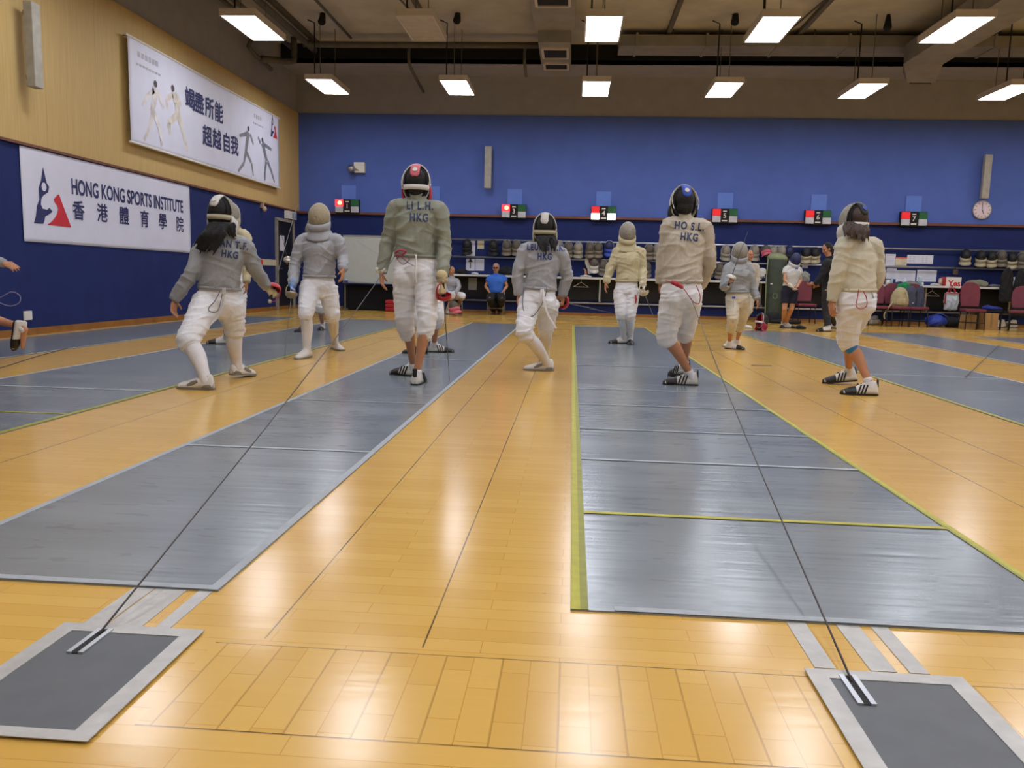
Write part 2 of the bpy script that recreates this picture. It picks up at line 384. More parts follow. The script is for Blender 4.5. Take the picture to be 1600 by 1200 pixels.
sr = reel_plate(.585, .925, 1.30, 1.845, .665, 'grey floor plate with silver tape border at the lower right corner')
def tape_strip(xa, xb, label, y0=1.87, y1=2.128):
    w_ = .022 if xb-xa < .06 else (xb-xa)/2
    o = MB().box(((xa+xb)/2, (y0+y1)/2, .001), (xb-xa, y1-y0, .002)).build('tape_strip', 'silver'); tag(o, label, 'tape', 'silver tape strips from reel plate to piste')
tape_strip(-1.215, -1.155, 'dull silver tape strip, leftmost of those running from the left floor plate')
tape_strip(-1.15, -1.06, 'wide crinkled shiny silver tape strip ahead of the left floor plate')
tape_strip(-1.025, -.985, 'narrow silver tape strip nearest the corner of the left piste')
tape_strip(.605, .655, 'silver tape strip left of the cable at the right floor plate')
tape_strip(.735, .795, 'crinkled shiny silver tape strip in the middle ahead of the right floor plate')
tape_strip(.825, .87, 'silver tape strip, rightmost of those ahead of the right floor plate')

# ------------------------------------------------------------------ ceiling lamps
def ceiling_light(x, y, label, lit=True, group='lit square ceiling light panels'):
    t = thing('ceiling_light', label, 'ceiling light', (x, y, 4.97), group)
    W_, L_, H_ = .6, 1.40, .11; m = MB(); z = 4.97+H_/2
    for sx in (-1, 1): m.box((x+sx*(W_/2-.012), y, z), (.024, L_, H_))
    for sy in (-1, 1): m.box((x, y+sy*(L_/2-.012), z), (W_-.048, .024, H_))
    m.box((x, y, z+H_/2-.01), (W_-.048, L_-.048, .02))
    m.build('housing', 'fixture', t)
    MB().box((x, y, 4.985), (W_-.05, L_-.05, .012)).build('diffuser', 'lamp' if lit else 'unlit', t)
    for sy in (-.55, .55): MB().tube([(x, y+sy, 5.05), (x, y+sy, ZR)], .008, 6).build('hanger', 'pipe', t)
    r = MB(); r.tube([(x-.2, y-.3, 5.06), (x-.2, y-.3, 5.6), (x-.2, y-.3, ZR-.12), (x-.35, y-.3, ZR-.06)], .014, 6); r.build('supply_cable', 'black', t)
    return t
colx = (-5.5, -2.63, .36, 3.06, 5.92, 8.87)
names = ('first', 'second', 'third', 'fourth', 'fifth', 'sixth')
rows_y = (18.13, 13.95, 9.77, 5.6, 1.4, -2.8)
hidden = 0
for r, y in enumerate(rows_y):
    for c, x in enumerate(colx + (11.7,)):
        if r == 0 and c < 6:
            ceiling_light(x, y, 'lit white ceiling panel in the far row, %s from the left' % names[c])
        elif r == 1 and c == 1:
            ceiling_light(x, y, 'switched-off beige ceiling panel, the only unlit one', lit=False, group='ceiling panels that are off')
        elif r == 1 and c < 5:
            ceiling_light(x, y, ('lit ceiling panel of the nearer row beside the left wall', '', 'lit ceiling panel of the nearer row straight above the middle piste',
              'lit ceiling panel of the nearer row above the right side fencers', 'lit ceiling panel of the nearer row under the rising air duct, partly shaded')[c])
        else:
            if r >= 4 and c in (0, 6): continue
            ceiling_light(x, y, 'lit white ceiling panel hanging outside the picture over the hall floor', group='ceiling panels beyond the picture')
# ------------------------------------------------------------------ ceiling services
def duct_box(mb, x0, x1, y0, y1, z0, z1): mb.box(((x0+x1)/2, (y0+y1)/2, (z0+z1)/2), (x1-x0, y1-y0, z1-z0))
t = thing('air_duct', 'big horizontal sheet-metal air duct crossing the ceiling at the right', 'duct', (6, 18.9, 5.8))
m = MB(); duct_box(m, .85, 12.9, 18.55, 19.35, 5.99, 6.22); m.build('duct_body', 'duct', t)
for x in np.arange(1.2, 12.8, 1.5): m = MB(); duct_box(m, x, x+.05, 18.52, 19.38, 5.97, 6.25); m.build('flange', 'duct', t)
for x in np.arange(2.0, 12.5, 3.0): MB().tube([(x, 18.6, 6.2), (x, 18.6, ZR)], .012, 6).build('hanger_rod', 'pipe', t)
t = thing('air_duct', 'air duct running towards the far wall with an angled outlet, upper right', 'duct', (7.2, 16, 5.5))
m = MB(); duct_box(m, 6.75, 7.55, 9.0, 18.2, 5.55, 5.94)
m.build('duct_body', 'duct', t)
m = MB(); m.add([Vector(v) for v in ((6.75, 18.2, 5.55), (7.55, 18.2, 5.55), (7.55, 18.2, 5.94), (6.75, 18.2, 5.94), (7.15, 19.0, 5.36), (7.75, 19.0, 5.36), (7.75, 19.3, 5.66), (7.15, 19.3, 5.66))],
  [(0, 1, 2, 3), (4, 7, 6, 5), (0, 4, 5, 1), (1, 5, 6, 2), (2, 6, 7, 3), (3, 7, 4, 0)]); m.build('outlet_hood', 'duct', t)
m = MB(); m.add([Vector((7.22, 19.03, 5.35)), Vector((7.68, 19.03, 5.35)), Vector((7.68, 19.27, 5.62)), Vector((7.22, 19.27, 5.62))], [(0, 1, 2, 3)]); m.build('outlet_grille', 'black', t)
t = thing('air_duct', 'hanging air duct with dark ceiling grilles beside the centre lamp column', 'duct', (-.5, 16, 5.6))
m = MB(); duct_box(m, -.92, -.12, 11, 17.0, 5.85, 6.15); duct_box(m, -.85, -.2, 17.0, 19.3, 5.62, 5.95); m.build('duct_body', 'duct', t)
for (y0, y1, z, hw) in ((14.6, 15.5, 5.84, .3), (17.4, 18.1, 5.61, .26), (18.55, 19.05, 5.61, .26)):
    g = MB()
    for sx in (-1, 1): g.box((-.52+sx*hw, (y0+y1)/2, z-.01), (.05, y1-y0, .04))
    for y in (y0, y1): g.box((-.52, y, z-.01), (2*hw, .05, .04))
    f = g.build('grille_frame', 'fixture', t)
    g = MB(); g.box((-.52, (y0+y1)/2, z-.001), (2*hw-.04, y1-y0-.04, .01)); g.build('grille', 'black', f)
pipes = [([(-6.6, 8, 6.02), (-6.6, 19.2, 6.02)], .05, 'lower pipe along the left wall under the ceiling'),
 ([(-6.25, 8, 6.12), (-6.25, 18.7, 6.12), (-6.2, 18.95, 6.12), (-5.9, 19.05, 6.12), (-.9, 19.05, 6.12)], .07, 'thick grey pipe that turns and runs across the far ceiling'),
 ([(-6.95, 8, 6.1), (-6.95, 17, 6.1), (-6.95, 17.3, 5.6), (-6.95, 18.6, 5.45)], .045, 'pipe dropping in a bend near the far left corner'),
 ([(-6.42, 18.6, 6.15), (-6.42, 18.6, 5.75), (-6.46, 18.5, 5.6), (-6.9, 17.9, 5.5)], .07, 'short S-bent grey pipe at the far left corner'),
 ([(-5.2, 8, 6.2), (-5.2, 18.9, 6.22)], .03, 'thin conduit over the first lamp column'),
 ([(-3.9, 19.1, 6.1), (-3.9, 19.1, 5.75), (-3.9, 19.75, 5.62), (-3.9, 20.9, 5.5)], .035, 'thin drop pipe left of the unlit lamp'),
 ([(-1.25, 19.1, 6.1), (-1.25, 19.1, 5.75), (-1.25, 19.75, 5.62)], .035, 'thin drop pipe beside the hanging grille duct'),
 ([(-4.3, 10, 6.28), (-3.3, 18.9, 6.28)], .02, 'slanting cable tray across the light ceiling field'),
 ([(5.2, 9, 6.26), (4.4, 18.5, 6.26)], .02, 'slanting conduit right of the middle ceiling'),
 ([(10.9, 9, 6.26), (10.4, 18.5, 6.26)], .02, 'slanting conduit at the far right ceiling')]
for pts, r, lab in pipes:
    o = MB().tube(pts, r, 10, sub=3 if len(pts) > 3 else 0).build('ceiling_pipe', 'pipe', smooth=True); tag(o, lab, 'pipe')
for k, (px, py, Y) in enumerate(((505, 20, 17.6), (716, 18, 17.6), (1150, 20, 17.6), (1388, 28, 17.6))):
    p = P(px, py, Y); t = thing('spot_lamp', 'small dark ceiling spotlight, %s from the left' % names[k], 'spotlight', p, 'dark spotlights on the ceiling')
    MB().tube([(p.x, p.y, p.z), (p.x, p.y, ZR)], .02, 6).build('stem', 'black', t)
    MB().loft([p+Vector((0, 0, .05)), p+Vector((-.01, -.03, -.12)), p+Vector((-.02, -.05, -.2))], [.04, .07, .085], n=10).build('head', 'black', t, smooth=True)

# ------------------------------------------------------------------ things on the left wall
def wallpoly(name, pts, O, U, V, N, m, parent, th=.002): return MB().prism(pts, O, U, V, N, th).build(name, m, parent)
def cloth_panel(name, O, U, V, N, w_, h_, m, parent, amp=.012, nx=60, ny=24, seed=0):
    mb = MB(); g = lambda i, j: O+U*(w_*i/nx)+V*(h_*j/ny)+N*(.006+amp*(noise.noise(Vector((i/nx*w_*1.3+seed, j/ny*h_*.9, seed)))*(1-.5*j/ny)+.3*noise.noise(Vector((i/nx*w_*3.3+j/ny*2, j/ny*h_*2.9, seed)))))
    vs = [g(i, j) for j in range(ny+1) for i in range(nx+1)]
    fs = [(j*(nx+1)+i, j*(nx+1)+i+1, (j+1)*(nx+1)+i+1, (j+1)*(nx+1)+i) for j in range(ny) for i in range(nx)]
    o = mb.add(vs, fs).build(name, m, parent, smooth=True); s = o.modifiers.new('s', 'SOLIDIFY'); s.thickness = .003; s.offset = -1
    return o
Ub, Vb, Nb = EY, EZ, EX
def heavy_text(ch, size, O, t, w_):
    mes = []
    for k_, (dy, dz) in enumerate(((0, 0), (w_, 0), (-w_, 0), (0, w_), (0, -w_), (w_*.7, w_*.7), (-w_*.7, -w_*.7), (w_*.7, -w_*.7), (-w_*.7, w_*.7))):
        me = text_mesh(ch, size); N = EX; me.transform(Matrix(((0, 0, 1, O.x+.0004*k_), (1, 0, 0, O.y+dy), (0, 1, 0, O.z+dz), (0, 0, 0, 1)))); mes.append(me)
    mb = MB()
    for me in mes: mb.add([v.co[:] for v in me.vertices], [tuple(p.vertices) for p in me.polygons]); bpy.data.meshes.remove(me)
    return mb.build('lettering', 'ink', t)
def logo(parent, O, s):
    """mark of two sweeping triangles: navy upright left, red lower right"""
    blue = [(0, 0), (.06, .12), (.10, .30), (.17, .42), (.17, .62), (.235, .74), (.30, .98), (.38, .72), (.44, .66), (.40, .56), (.28, .50), (.22, .44), (.20, .34), (.24, .27), (.36, .26), (.42, .30), (.50, .24), (.40, .18), (.30, .14), (.27, .06), (.24, .01)]
    red = [(.34, .0), (.46, .06), (.56, .14), (.63, .22), (.66, .30), (.64, .36), (.58, .40), (.55, .46), (.68, .56), (.70, .55), (1.0, 0.0)]
    wallpoly('emblem_blue', [(a*s[0], b*s[1]) for a, b in blue], O, Ub, Vb, Nb, 'ink', parent)
    wallpoly('emblem_red', [(a*s[0], b*s[1]) for a, b in red], O, Ub, Vb, Nb, 'red', parent)
    c = [(.30+.055*math.cos(a)*1.1, .645+.075*math.sin(a)) for a in np.linspace(0, 2*math.pi, 20)[:-1]]
    wallpoly('emblem_dot', [(a*s[0], b*s[1]) for a, b in c], O+Nb*.002, Ub, Vb, Nb, 'banner', parent)
y0, y1, z0, z1 = 10.20, 14.86, 1.225, 2.44
t = thing('wall_banner', 'white vinyl banner with the sports institute name and red-blue emblem, on the dark wall', 'banner', (XL, (y0+y1)/2, z0))
cloth_panel('banner_sheet', Vector((XL+.005, y0, z0)), EY, EZ, EX, y1-y0, z1-z0, 'banner', t, amp=.005)
X1 = XL+.0185
q = LW(53, 349, X1); q2 = LW(111, 352, X1); q3 = LW(80, 264, X1)
logo(t, Vector((X1, q.y, q.z)), (q2.y-q.y, (q3.z-q.z)/.98))
a = LW(112, 294, X1); b = LW(286, 323, X1)
place_text('lettering', 'HONG KONG SPORTS INSTITUTE', .30, Vector((X1, a.y, (a.z+b.z)/2)), EY, EZ, 'ink', t, width=b.y-a.y, align='LEFT', bold=.008)
for k, (ch, px, py) in enumerate(zip('香港體育學院', (123, 160, 194, 226, 254.5, 281), (331, 335, 339, 344, 348, 352.5))):
    p = LW(px, py, X1); heavy_text(ch, .29, p, t, .0045)
# upper banner, hung off the wall
XB = XL+.12; k_ = (XL+.12)/XL
pts = [LW(201, 54, XB), LW(437, 184, XB), LW(438, 294, XB), LW(205, 222, XB)]
y0, y1, z0, z1 = pts[0].y, pts[1].y, pts[2].z, pts[0].z
t = thing('wall_banner', 'large white banner with fencer pictures and Chinese slogan hung on the wood wall', 'banner', (XB, (y0+y1)/2, z0))
cloth_panel('banner_sheet', Vector((XB-.03, y0, z0)), EY, EZ, EX, y1-y0, z1-z0, 'banner', t, amp=.005, seed=4)
m = MB(); m.tube([(XB-.02, y0-.06, z1), (XB-.02, y1+.04, z1)], .02); m.tube([(XB-.02, y0-.03, z0), (XB-.02, y1+.04, z0)], .02); m.build('banner_pole', 'white', t)
m = MB()
for y in (y0+.05, y1-.05, (y0+y1)/2): m.tube([(XL, y, z1), (XB-.02, y, z1)], .012)
m.build('bracket', 'steel', t)
X2 = XB-.0165
for ch, px, py, s_ in (('竭', 297, 157, .58), ('盡', 311.5, 164, .58), ('所', 327.5, 171, .58), ('能', 342, 178.5, .58), ('超', 324, 215, .58), ('越', 339, 220, .58), ('自', 354, 225.5, .58), ('我', 366.5, 230, .58)):
    heavy_text(ch, .40, LW(px, py, X2), t, .010)
def small_text_bars(parent, px, py, n, dy):
    p = LW(px, py, X2); m = MB(); rnd = random.Random(px)
    for i in range(n):
        m.box((X2, p.y+i*.115, p.z), (.002, .075, .085))
    for i in range(n+2): m.box((X2, p.y+i*.10-.06, p.z-.16), (.002, .07, .035))
    m.build('small_print', mat('grey_print', 'b0b0ba', .7), parent)
small_text_bars(t, 217, 85, 6, 0); small_text_bars(t, 398, 181, 4, 0)
q = LW(424, 212, X2); q2 = LW(432, 216, X2); logo(t, Vector((X2, q.y-.05, q.z-.02)), (.42, .52))
FIG = [  # generic printed fencers: joints in pixels of head, neck, hip, hands, knees, feet
 ('faint printed fencer with arm lowered', 'd2cecc', [(243, 131, 5.5), ((243, 138), (241, 160), 5.5, 4.6), ((241, 158), (237, 175), 4.6, 3.5), ((241, 141), (230, 150), 3, 2.4), ((230, 150), (222, 165), 2.4, 1.8), ((245, 141), (252, 158), 3, 2.2), ((252, 158), (256, 170), 2.2, 1.8), ((239, 175), (234, 200), 4, 2.8), ((234, 200), (225, 219), 2.8, 2), ((240, 175), (249, 198), 4, 2.8), ((249, 198), (254, 228), 2.8, 2)]),
 ('faint printed fencer lunging', 'cdc6bc', [(270, 138, 5.5), ((272, 145), (276, 162), 5.5, 4.6), ((276, 160), (279, 180), 4.6, 4), ((270, 148), (260, 155), 3, 2.4), ((260, 155), (262, 170), 2.2, 1.8), ((276, 148), (283, 165), 3, 2.2), ((277, 180), (264, 192), 4, 3), ((264, 192), (266, 210), 3, 2.2), ((279, 180), (286, 205), 4, 2.8), ((286, 205), (293, 237), 2.8, 2)]),
 ('dark printed fencer reaching left', '7e7f86', [(388, 201, 4.2), ((388, 206), (386, 222), 4.2, 3.6), ((386, 222), (384, 238), 3.6, 3), ((386, 209), (374, 212), 2.2, 1.6), ((391, 210), (396, 226), 2.2, 1.6), ((384, 238), (381, 255), 2.8, 2), ((381, 255), (372, 268), 2, 1.5), ((385, 238), (393, 255), 2.8, 2), ((393, 255), (396, 275), 2, 1.5)]),
 ('dark printed fencer leaning back', '6f7480', [(410, 219, 4.0), ((410, 223), (414, 240), 4, 3.4), ((414, 240), (417, 252), 3.2, 3), ((407, 224), (403, 214), 2, 1.5), ((413, 226), (424, 234), 2, 1.5), ((416, 252), (414, 268), 2.6, 2), ((414, 268), (414, 282), 2, 1.4), ((418, 252), (424, 268), 2.6, 2), ((424, 268), (429, 285), 2, 1.4)]),
]
for fi, (lab, colr, parts_) in enumerate(FIG):
    mb = MB(); 
    def disc(px, py, r):
        c = LW(px, py, X2); rr = (LW(px, py-r, X2)-LW(px, py, X2)).length
        vs = [c+EY*rr*math.cos(a)+EZ*rr*math.sin(a) for a in np.linspace(0, 2*math.pi, 15)[:-1]]; mb.add([v+EX*.0005 for v in vs], [tuple(range(14))])
    for q in parts_[1:]:
        (a0, a1), (b0, b1), r0, r1 = q
        a, b = LW(a0, a1, X2), LW(b0, b1, X2); s0 = (LW(a0, a1-r0, X2)-a).length*1.6; s1 = (LW(b0, b1-r1, X2)-b).length*1.5
        d = (b-a).normalized(); nn = d.cross(EX).normalized()
        mb.add([a+nn*s0, a-nn*s0, b-nn*s1, b+nn*s1], [(0, 1, 2, 3)])
    o = mb.build('printed_figure', mat('print_figure_%d' % fi, colr, .7, var=.25, scale=5), t)
    mb = MB(); c = parts_[0]; disc(c[0], c[1], c[2]); mb.build('printed_figure', mat('print_head', '4a4448', .7), t)

def vert_fixture(p0, p1, axis, label):
    """vertical grey tube housing on a wall: p0 top, p1 bottom"""
    t = thing('wall_column_speaker', label, 'wall fixture', p1)
    N = axis; c = (p0+p1)/2; h = p0.z-p1.z
    sz = (.12, .17, h) if abs(N.x) > .5 else (.17, .12, h)
    MB().box(c+N*.10, sz).build('housing', mat('fixture_grey', '9a968a', .5), t, bevel=.01)
    m = MB()
    for z in (.12, .88): m.box(c+N*.025+EZ*h*(z-.5), (.05, .06, .06))
    m.build('bracket', 'pipe', t)
a = LW(37, 4, XL+.1); b = LW(37, 135, XL+.1); b.y = a.y; vert_fixture(a, b, EX, 'long grey vertical fixture on the wood wall at the upper left corner')
a = P(764, 230, YB-.1); b = P(764, 295, YB-.1); b.x = a.x; vert_fixture(a, b, -EY, 'grey vertical fixture on the blue wall left of centre')
a = P(1541, 243, YB-.1); b = P(1538, 311, YB-.1); b.x = a.x; vert_fixture(a, b, -EY, 'grey vertical fixture on the blue wall above the clock')
p = LW(42.5, 493, XL); o = MB().box((XL+.008, p.y, p.z), (.016, .16, .12)).build('socket_plate', 'white', bevel=.004); tag(o, 'white socket plate low on the dark left wall', 'socket')
p = LW(454, 336.5, XL+.05)
t = thing('exit_box', 'small white sign box with pale blue face above the corner door', 'sign box', (XL, p.y, p.z))
MB().box((XL+.05, p.y, p.z), (.1, .62, .19)).build('housing', 'white', t, bevel=.006)
MB().box((XL+.102, p.y+.12, p.z), (.004, .34, .14)).build('sign_face', mat('pale_sign_blue', '8fa6b4', .5), t)
p = LW(418, 410, XL)
t = thing('wall_notice', 'long cream notice bar with red end beside the corner door', 'notice', (XL, p.y, p.z))
MB().box((XL+.012, p.y, p.z), (.02, 1.1, .14)).build('plate', mat('cream_plate', 'b9b29a', .6), t)
MB().box((XL+.024, p.y-.42, p.z), (.004, .14, .12)).build('red_mark', 'red', t)
p = LW(407, 324, XL); t = thing('wall_sensor', 'small tan bracket fitting below the wood panelling', 'wall fitting', (XL, p.y, p.z))
MB().box((XL+.04, p.y, p.z+.05), (.08, .06, .12)).build('bracket', mat('tan_plastic', 'b89a84', .6), t); MB().ell((XL+.08, p.y+.03, p.z-.03), (.05, .07, .06)).build('sensor_head', mat('tan_plastic', 'b89a84'), t, smooth=True)
p = P(562, 262, YB-.06); t = thing('emergency_light', 'white emergency light box with round grey lamp on the blue wall', 'emergency light', p)
MB().box((p.x, YB-.06, p.z), (.28, .12, .26)).build('housing', 'white', t, bevel=.008)
p2 = P(551, 263, YB-.15); MB().loft([Vector((p2.x, YB-.02, p2.z)), Vector((p2.x, YB-.18, p2.z-.01)), Vector((p2.x-.02, YB-.26, p2.z-.02))], [.05, .085, .09], n=14).build('lamp_head', 'steel', t, smooth=True)
MB().tube([(p2.x, YB-.15, p2.z), (p.x, YB-.1, p.z-.08)], .02).build('arm', 'steel', t)
# clock
p = P(1534, 328, YB-.03); t = thing('wall_clock', 'round white wall clock on the blue wall', 'clock', p)
def disc_mesh(c, r, th, n=32): return MB().prism([(r*math.cos(a), r*math.sin(a)) for a in np.linspace(0, 2*math.pi, n+1)[:-1]], c, EX, EZ, -EY, th)
disc_mesh(Vector((p.x, YB-.002, p.z)), .225, .05).build('case', 'steel', t)
disc_mesh(Vector((p.x, YB-.052, p.z)), .2, .004).build('dial', mat('clock_dial', 'd8c8d0', .5, var=.02), t)
m = MB(); F_ = Vector((p.x, YB-.058, p.z))
for i in range(12):
    a = i*math.pi/6; R_ = Matrix.Rotation(a, 3, 'Y'); m.box(F_+R_ @ Vector((0, 0, .17)), (.012, .003, .04), R_)
m.build('hour_marks', 'black', t)
for a, L, w_ in ((-.05, .15, .012), (2.75, .11, .016)):
    R_ = Matrix.Rotation(a, 3, 'Y'); MB().box(F_+R_ @ Vector((0, 0, L/2)), (w_, .004, L), R_).build('hand', 'black', t)
# scoring machines
def scoring(px, py, n, red_on=False, white_on=False, label=''):
    p = P(px, py, YB-.1); t = thing('scoring_machine', label, 'scoring box', (p.x, YB-.1, p.z-.17), 'numbered scoring boxes along the blue wall')
    MB().box((p.x, YB-.07, p.z), (.62, .13, .36)).build('housing', 'black', t, bevel=.01)
    yf = YB-.15
    red = mat('lamp_red_lit', 'e01020', .4, emit='ff2028', estr=5) if red_on else (mat('lamp_red_dim', 'd02028', .4, emit='ff2020', estr=.35))
    MB().box((p.x-.205, yf, p.z+.085), (.2, .04, .165)).build('red_lamp', red, t, bevel=.006)
    MB().box((p.x+.205, yf, p.z+.085), (.2, .04, .165)).build('green_lamp', mat('lamp_green', '0d5a2c', .4), t, bevel=.006)
    wm = mat('lamp_white_lit', 'ffffff', .4, emit='fff4f0', estr=5) if white_on else mat('lamp_white_off', 'b9b9c0', .4)
    for sx in (-1, 1): MB().box((p.x+sx*.205, yf, p.z-.08), (.2, .04, .15)).build('white_lamp', wm, t, bevel=.006)
    if red_on:
        MB().ell((p.x-.185, yf-.02, p.z+.085), (.05, .012, .05)).build('bulb_glow', mat('bulb_orange', 'ff9040', .4, emit='ffa050', estr=9), t, smooth=True)
    place_text('number', str(n), .16, Vector((p.x, YB-.1395, p.z)), EX, EZ, 'white', t, bold=.002)
    m = MB(); m.box((p.x, YB-.137, p.z+.115), (.09, .004, .025)); m.box((p.x, YB-.137, p.z-.12), (.13, .004, .03)); m.build('small_print', 'white', t)
spec = [(543, 322.5, 1, 1, 0, 'scoring box 1 with its red lamp lit, leftmost on the blue wall'), (672, 327, 2, 0, 0, 'scoring box 2 behind the tall fencer at left centre'),
 (803, 330.5, 3, 1, 0, 'scoring box 3 with its red lamp lit'), (943, 333.5, 4, 0, 1, 'scoring box 4 with both white lamps lit'),
 (1132, 337.5, 5, 0, 0, 'scoring box 5, unlit, right of the blue-tongued mask'), (1277.5, 340, 6, 0, 0, 'scoring box 6, unlit, left of the long-haired fencer'), (1427, 342.5, 7, 0, 0, 'scoring box 7, unlit, rightmost of the row')]
pan = ((545, 302), (676, 304), (804.5, 308), (943, 312), (1133, 314), (1279, 317), (1427, 319))
for (px, py, n, r, w_, lab), (qx, qy) in zip(spec, pan):
    scoring(px, py, n, r, w_, lab)
    p = P(qx, qy, YB); o = MB().box((p.x, YB-.012, p.z-.03), (.38, .024, .46)).build('access_panel', 'bluepanel', bevel=.004)
    tag(o, 'light blue panel on the wall above scoring box %d' % n, 'wall panel', 'light blue panels over the scoring boxes')

# ------------------------------------------------------------------ rails and counter along the back wall
def rail(z, x0, label, r=.022, y=YB-.10):
    t = thing('wall_rail', label, 'rail', (x0, y, z), 'horizontal metal rails on the back wall')
    MB().tube([(x0, y, z), (12.9, y, z)], r, 10).build('bar', 'alu', t, smooth=True)
    for x in np.arange(x0+.2, 12.8, 1.6): MB().box((x, (y+YB)/2, z), (.03, YB-y, .03)).build('bracket', 'alu', t)
rail(1.865, -3.6, 'topmost metal rail on the back wall, hung with masks')
rail(1.425, -3.6, 'second metal rail on the back wall below the mask row')
rail(.325, -3.6, 'lowest metal rail near the foot of the back wall')
t = thing('counter', 'long white shelf counter running along the back wall', 'counter', (4, YB-.3, .93))
MB().box((4.65, YB-.26, .955), (16.5, .5, .05)).build('counter_top', mat('counter_white', 'c8c8c4', .4), t, bevel=.005)
for x in np.arange(-3.3, 12.8, 2.0): m = MB(); m.box((x, YB-.2, .65), (.04, .04, .57)); m.box((x, YB-.2, .38), (.04, .38, .04)); m.build('support', 'alu', t)
struct('trim_20', MB().box((4.65, YB-.02, .655), (16.5, .04, .54)), mat('black_strip', '0c0e14', .7, var=.15))  # near-black strip over the wall between counter and lowest rail

def sheet(x0, y0, x1, y1, label, m='paper', cat='notice', extra=None, grp='paper notices pinned on the back wall'):
    a = P(x0, y0, YB-.03); b = P(x1, y1, YB-.03); c = (a+b)/2
    yy = YB-.045 if c.z < .93 else YB-.006
    if extra or True:
        o = MB().box((c.x, yy, c.z), (abs(b.x-a.x), .003, abs(a.z-b.z))).build('paper_sheet', m)
    tag(o, label, cat, grp); w_, h_ = abs(b.x-a.x), abs(a.z-b.z)
    gp = mat('grey_print', '9a9aa4', .7)
    if extra == 'lines':
        q = MB()
        for i in range(6): q.box((c.x, yy-.003, c.z+h_*(.36-.13*i)), (w_*.7, .001, h_*.025))
        q.build('printed_lines', mat('faint_print', 'a6a8b8', .7), o)
    if extra == 'arrow':
        q = MB(); q.box((c.x, yy-.003, c.z-.02), (.025, .001, h_*.5)); q.prism([(-.06, 0), (.06, 0), (0, .1)], Vector((c.x, yy-.0025, c.z+h_*.22)), EX, EZ, -EY, .001); q.build('printed_arrow', 'black', o)
    if extra == 'table':
        q = MB()
        for i in range(2):
            for j in range(4):
                for u in (0, .09): q.box((c.x+w_*(-.38+i*.48+u*1.6), yy-.003, c.z+h_*(.3-.2*j)), (w_*.07, .001, h_*.09))
        q.build('printed_lines', gp, o)
    if extra == 'orange':
        MB().box((c.x, yy-.003, c.z+h_*.42), (w_, .001, h_*.16)).build('orange_heading', mat('orange_print', 'd86a50', .7), o)
sheet(729, 376, 742, 402, 'tall white sheet under the top rail beside the black mask at left')
sheet(746, 376, 756, 389, 'small cream card under the top rail left of the second black mask', mat('cream_paper', 'c4bca0', .8))
sheet(728, 404, 741.5, 423, 'white sheet printed with a black up arrow', extra='arrow')
sheet(743, 404, 756, 423, 'white sheet right of the arrow sheet', extra='lines')
sheet(732, 434, 745, 453, 'grey sheet pinned below the counter left of the man in blue', mat('grey_paper', '9a9c9a', .8))
sheet(1254, 412, 1262.5, 419, 'small white tag under the second rail beside the person in black')
sheet(1374, 396.6, 1383.5, 415, 'pale sheet in the upper row, partly behind the long-haired fencer', extra='lines')
sheet(1384, 396.6, 1399, 415, 'white sheet in the upper row, left of the orange-headed one', extra='lines')
sheet(1399.5, 402, 1417, 415, 'cream sheet with an orange heading', mat('cream_paper', 'c4bca0', .8), extra='orange')
sheet(1418.5, 398, 1458, 412.5, 'wide white sheet printed with small tables', extra='table')
sheet(1386, 419, 1400.5, 436, 'white sheet in the lower row, leftmost above the cluttered counter', extra='lines')
sheet(1401.5, 422, 1430, 441.5, 'wide white sheet in the lower row, middle', extra='lines')
sheet(1434, 421.5, 1463, 440.7, 'wide white sheet in the lower row, rightmost', extra='lines')

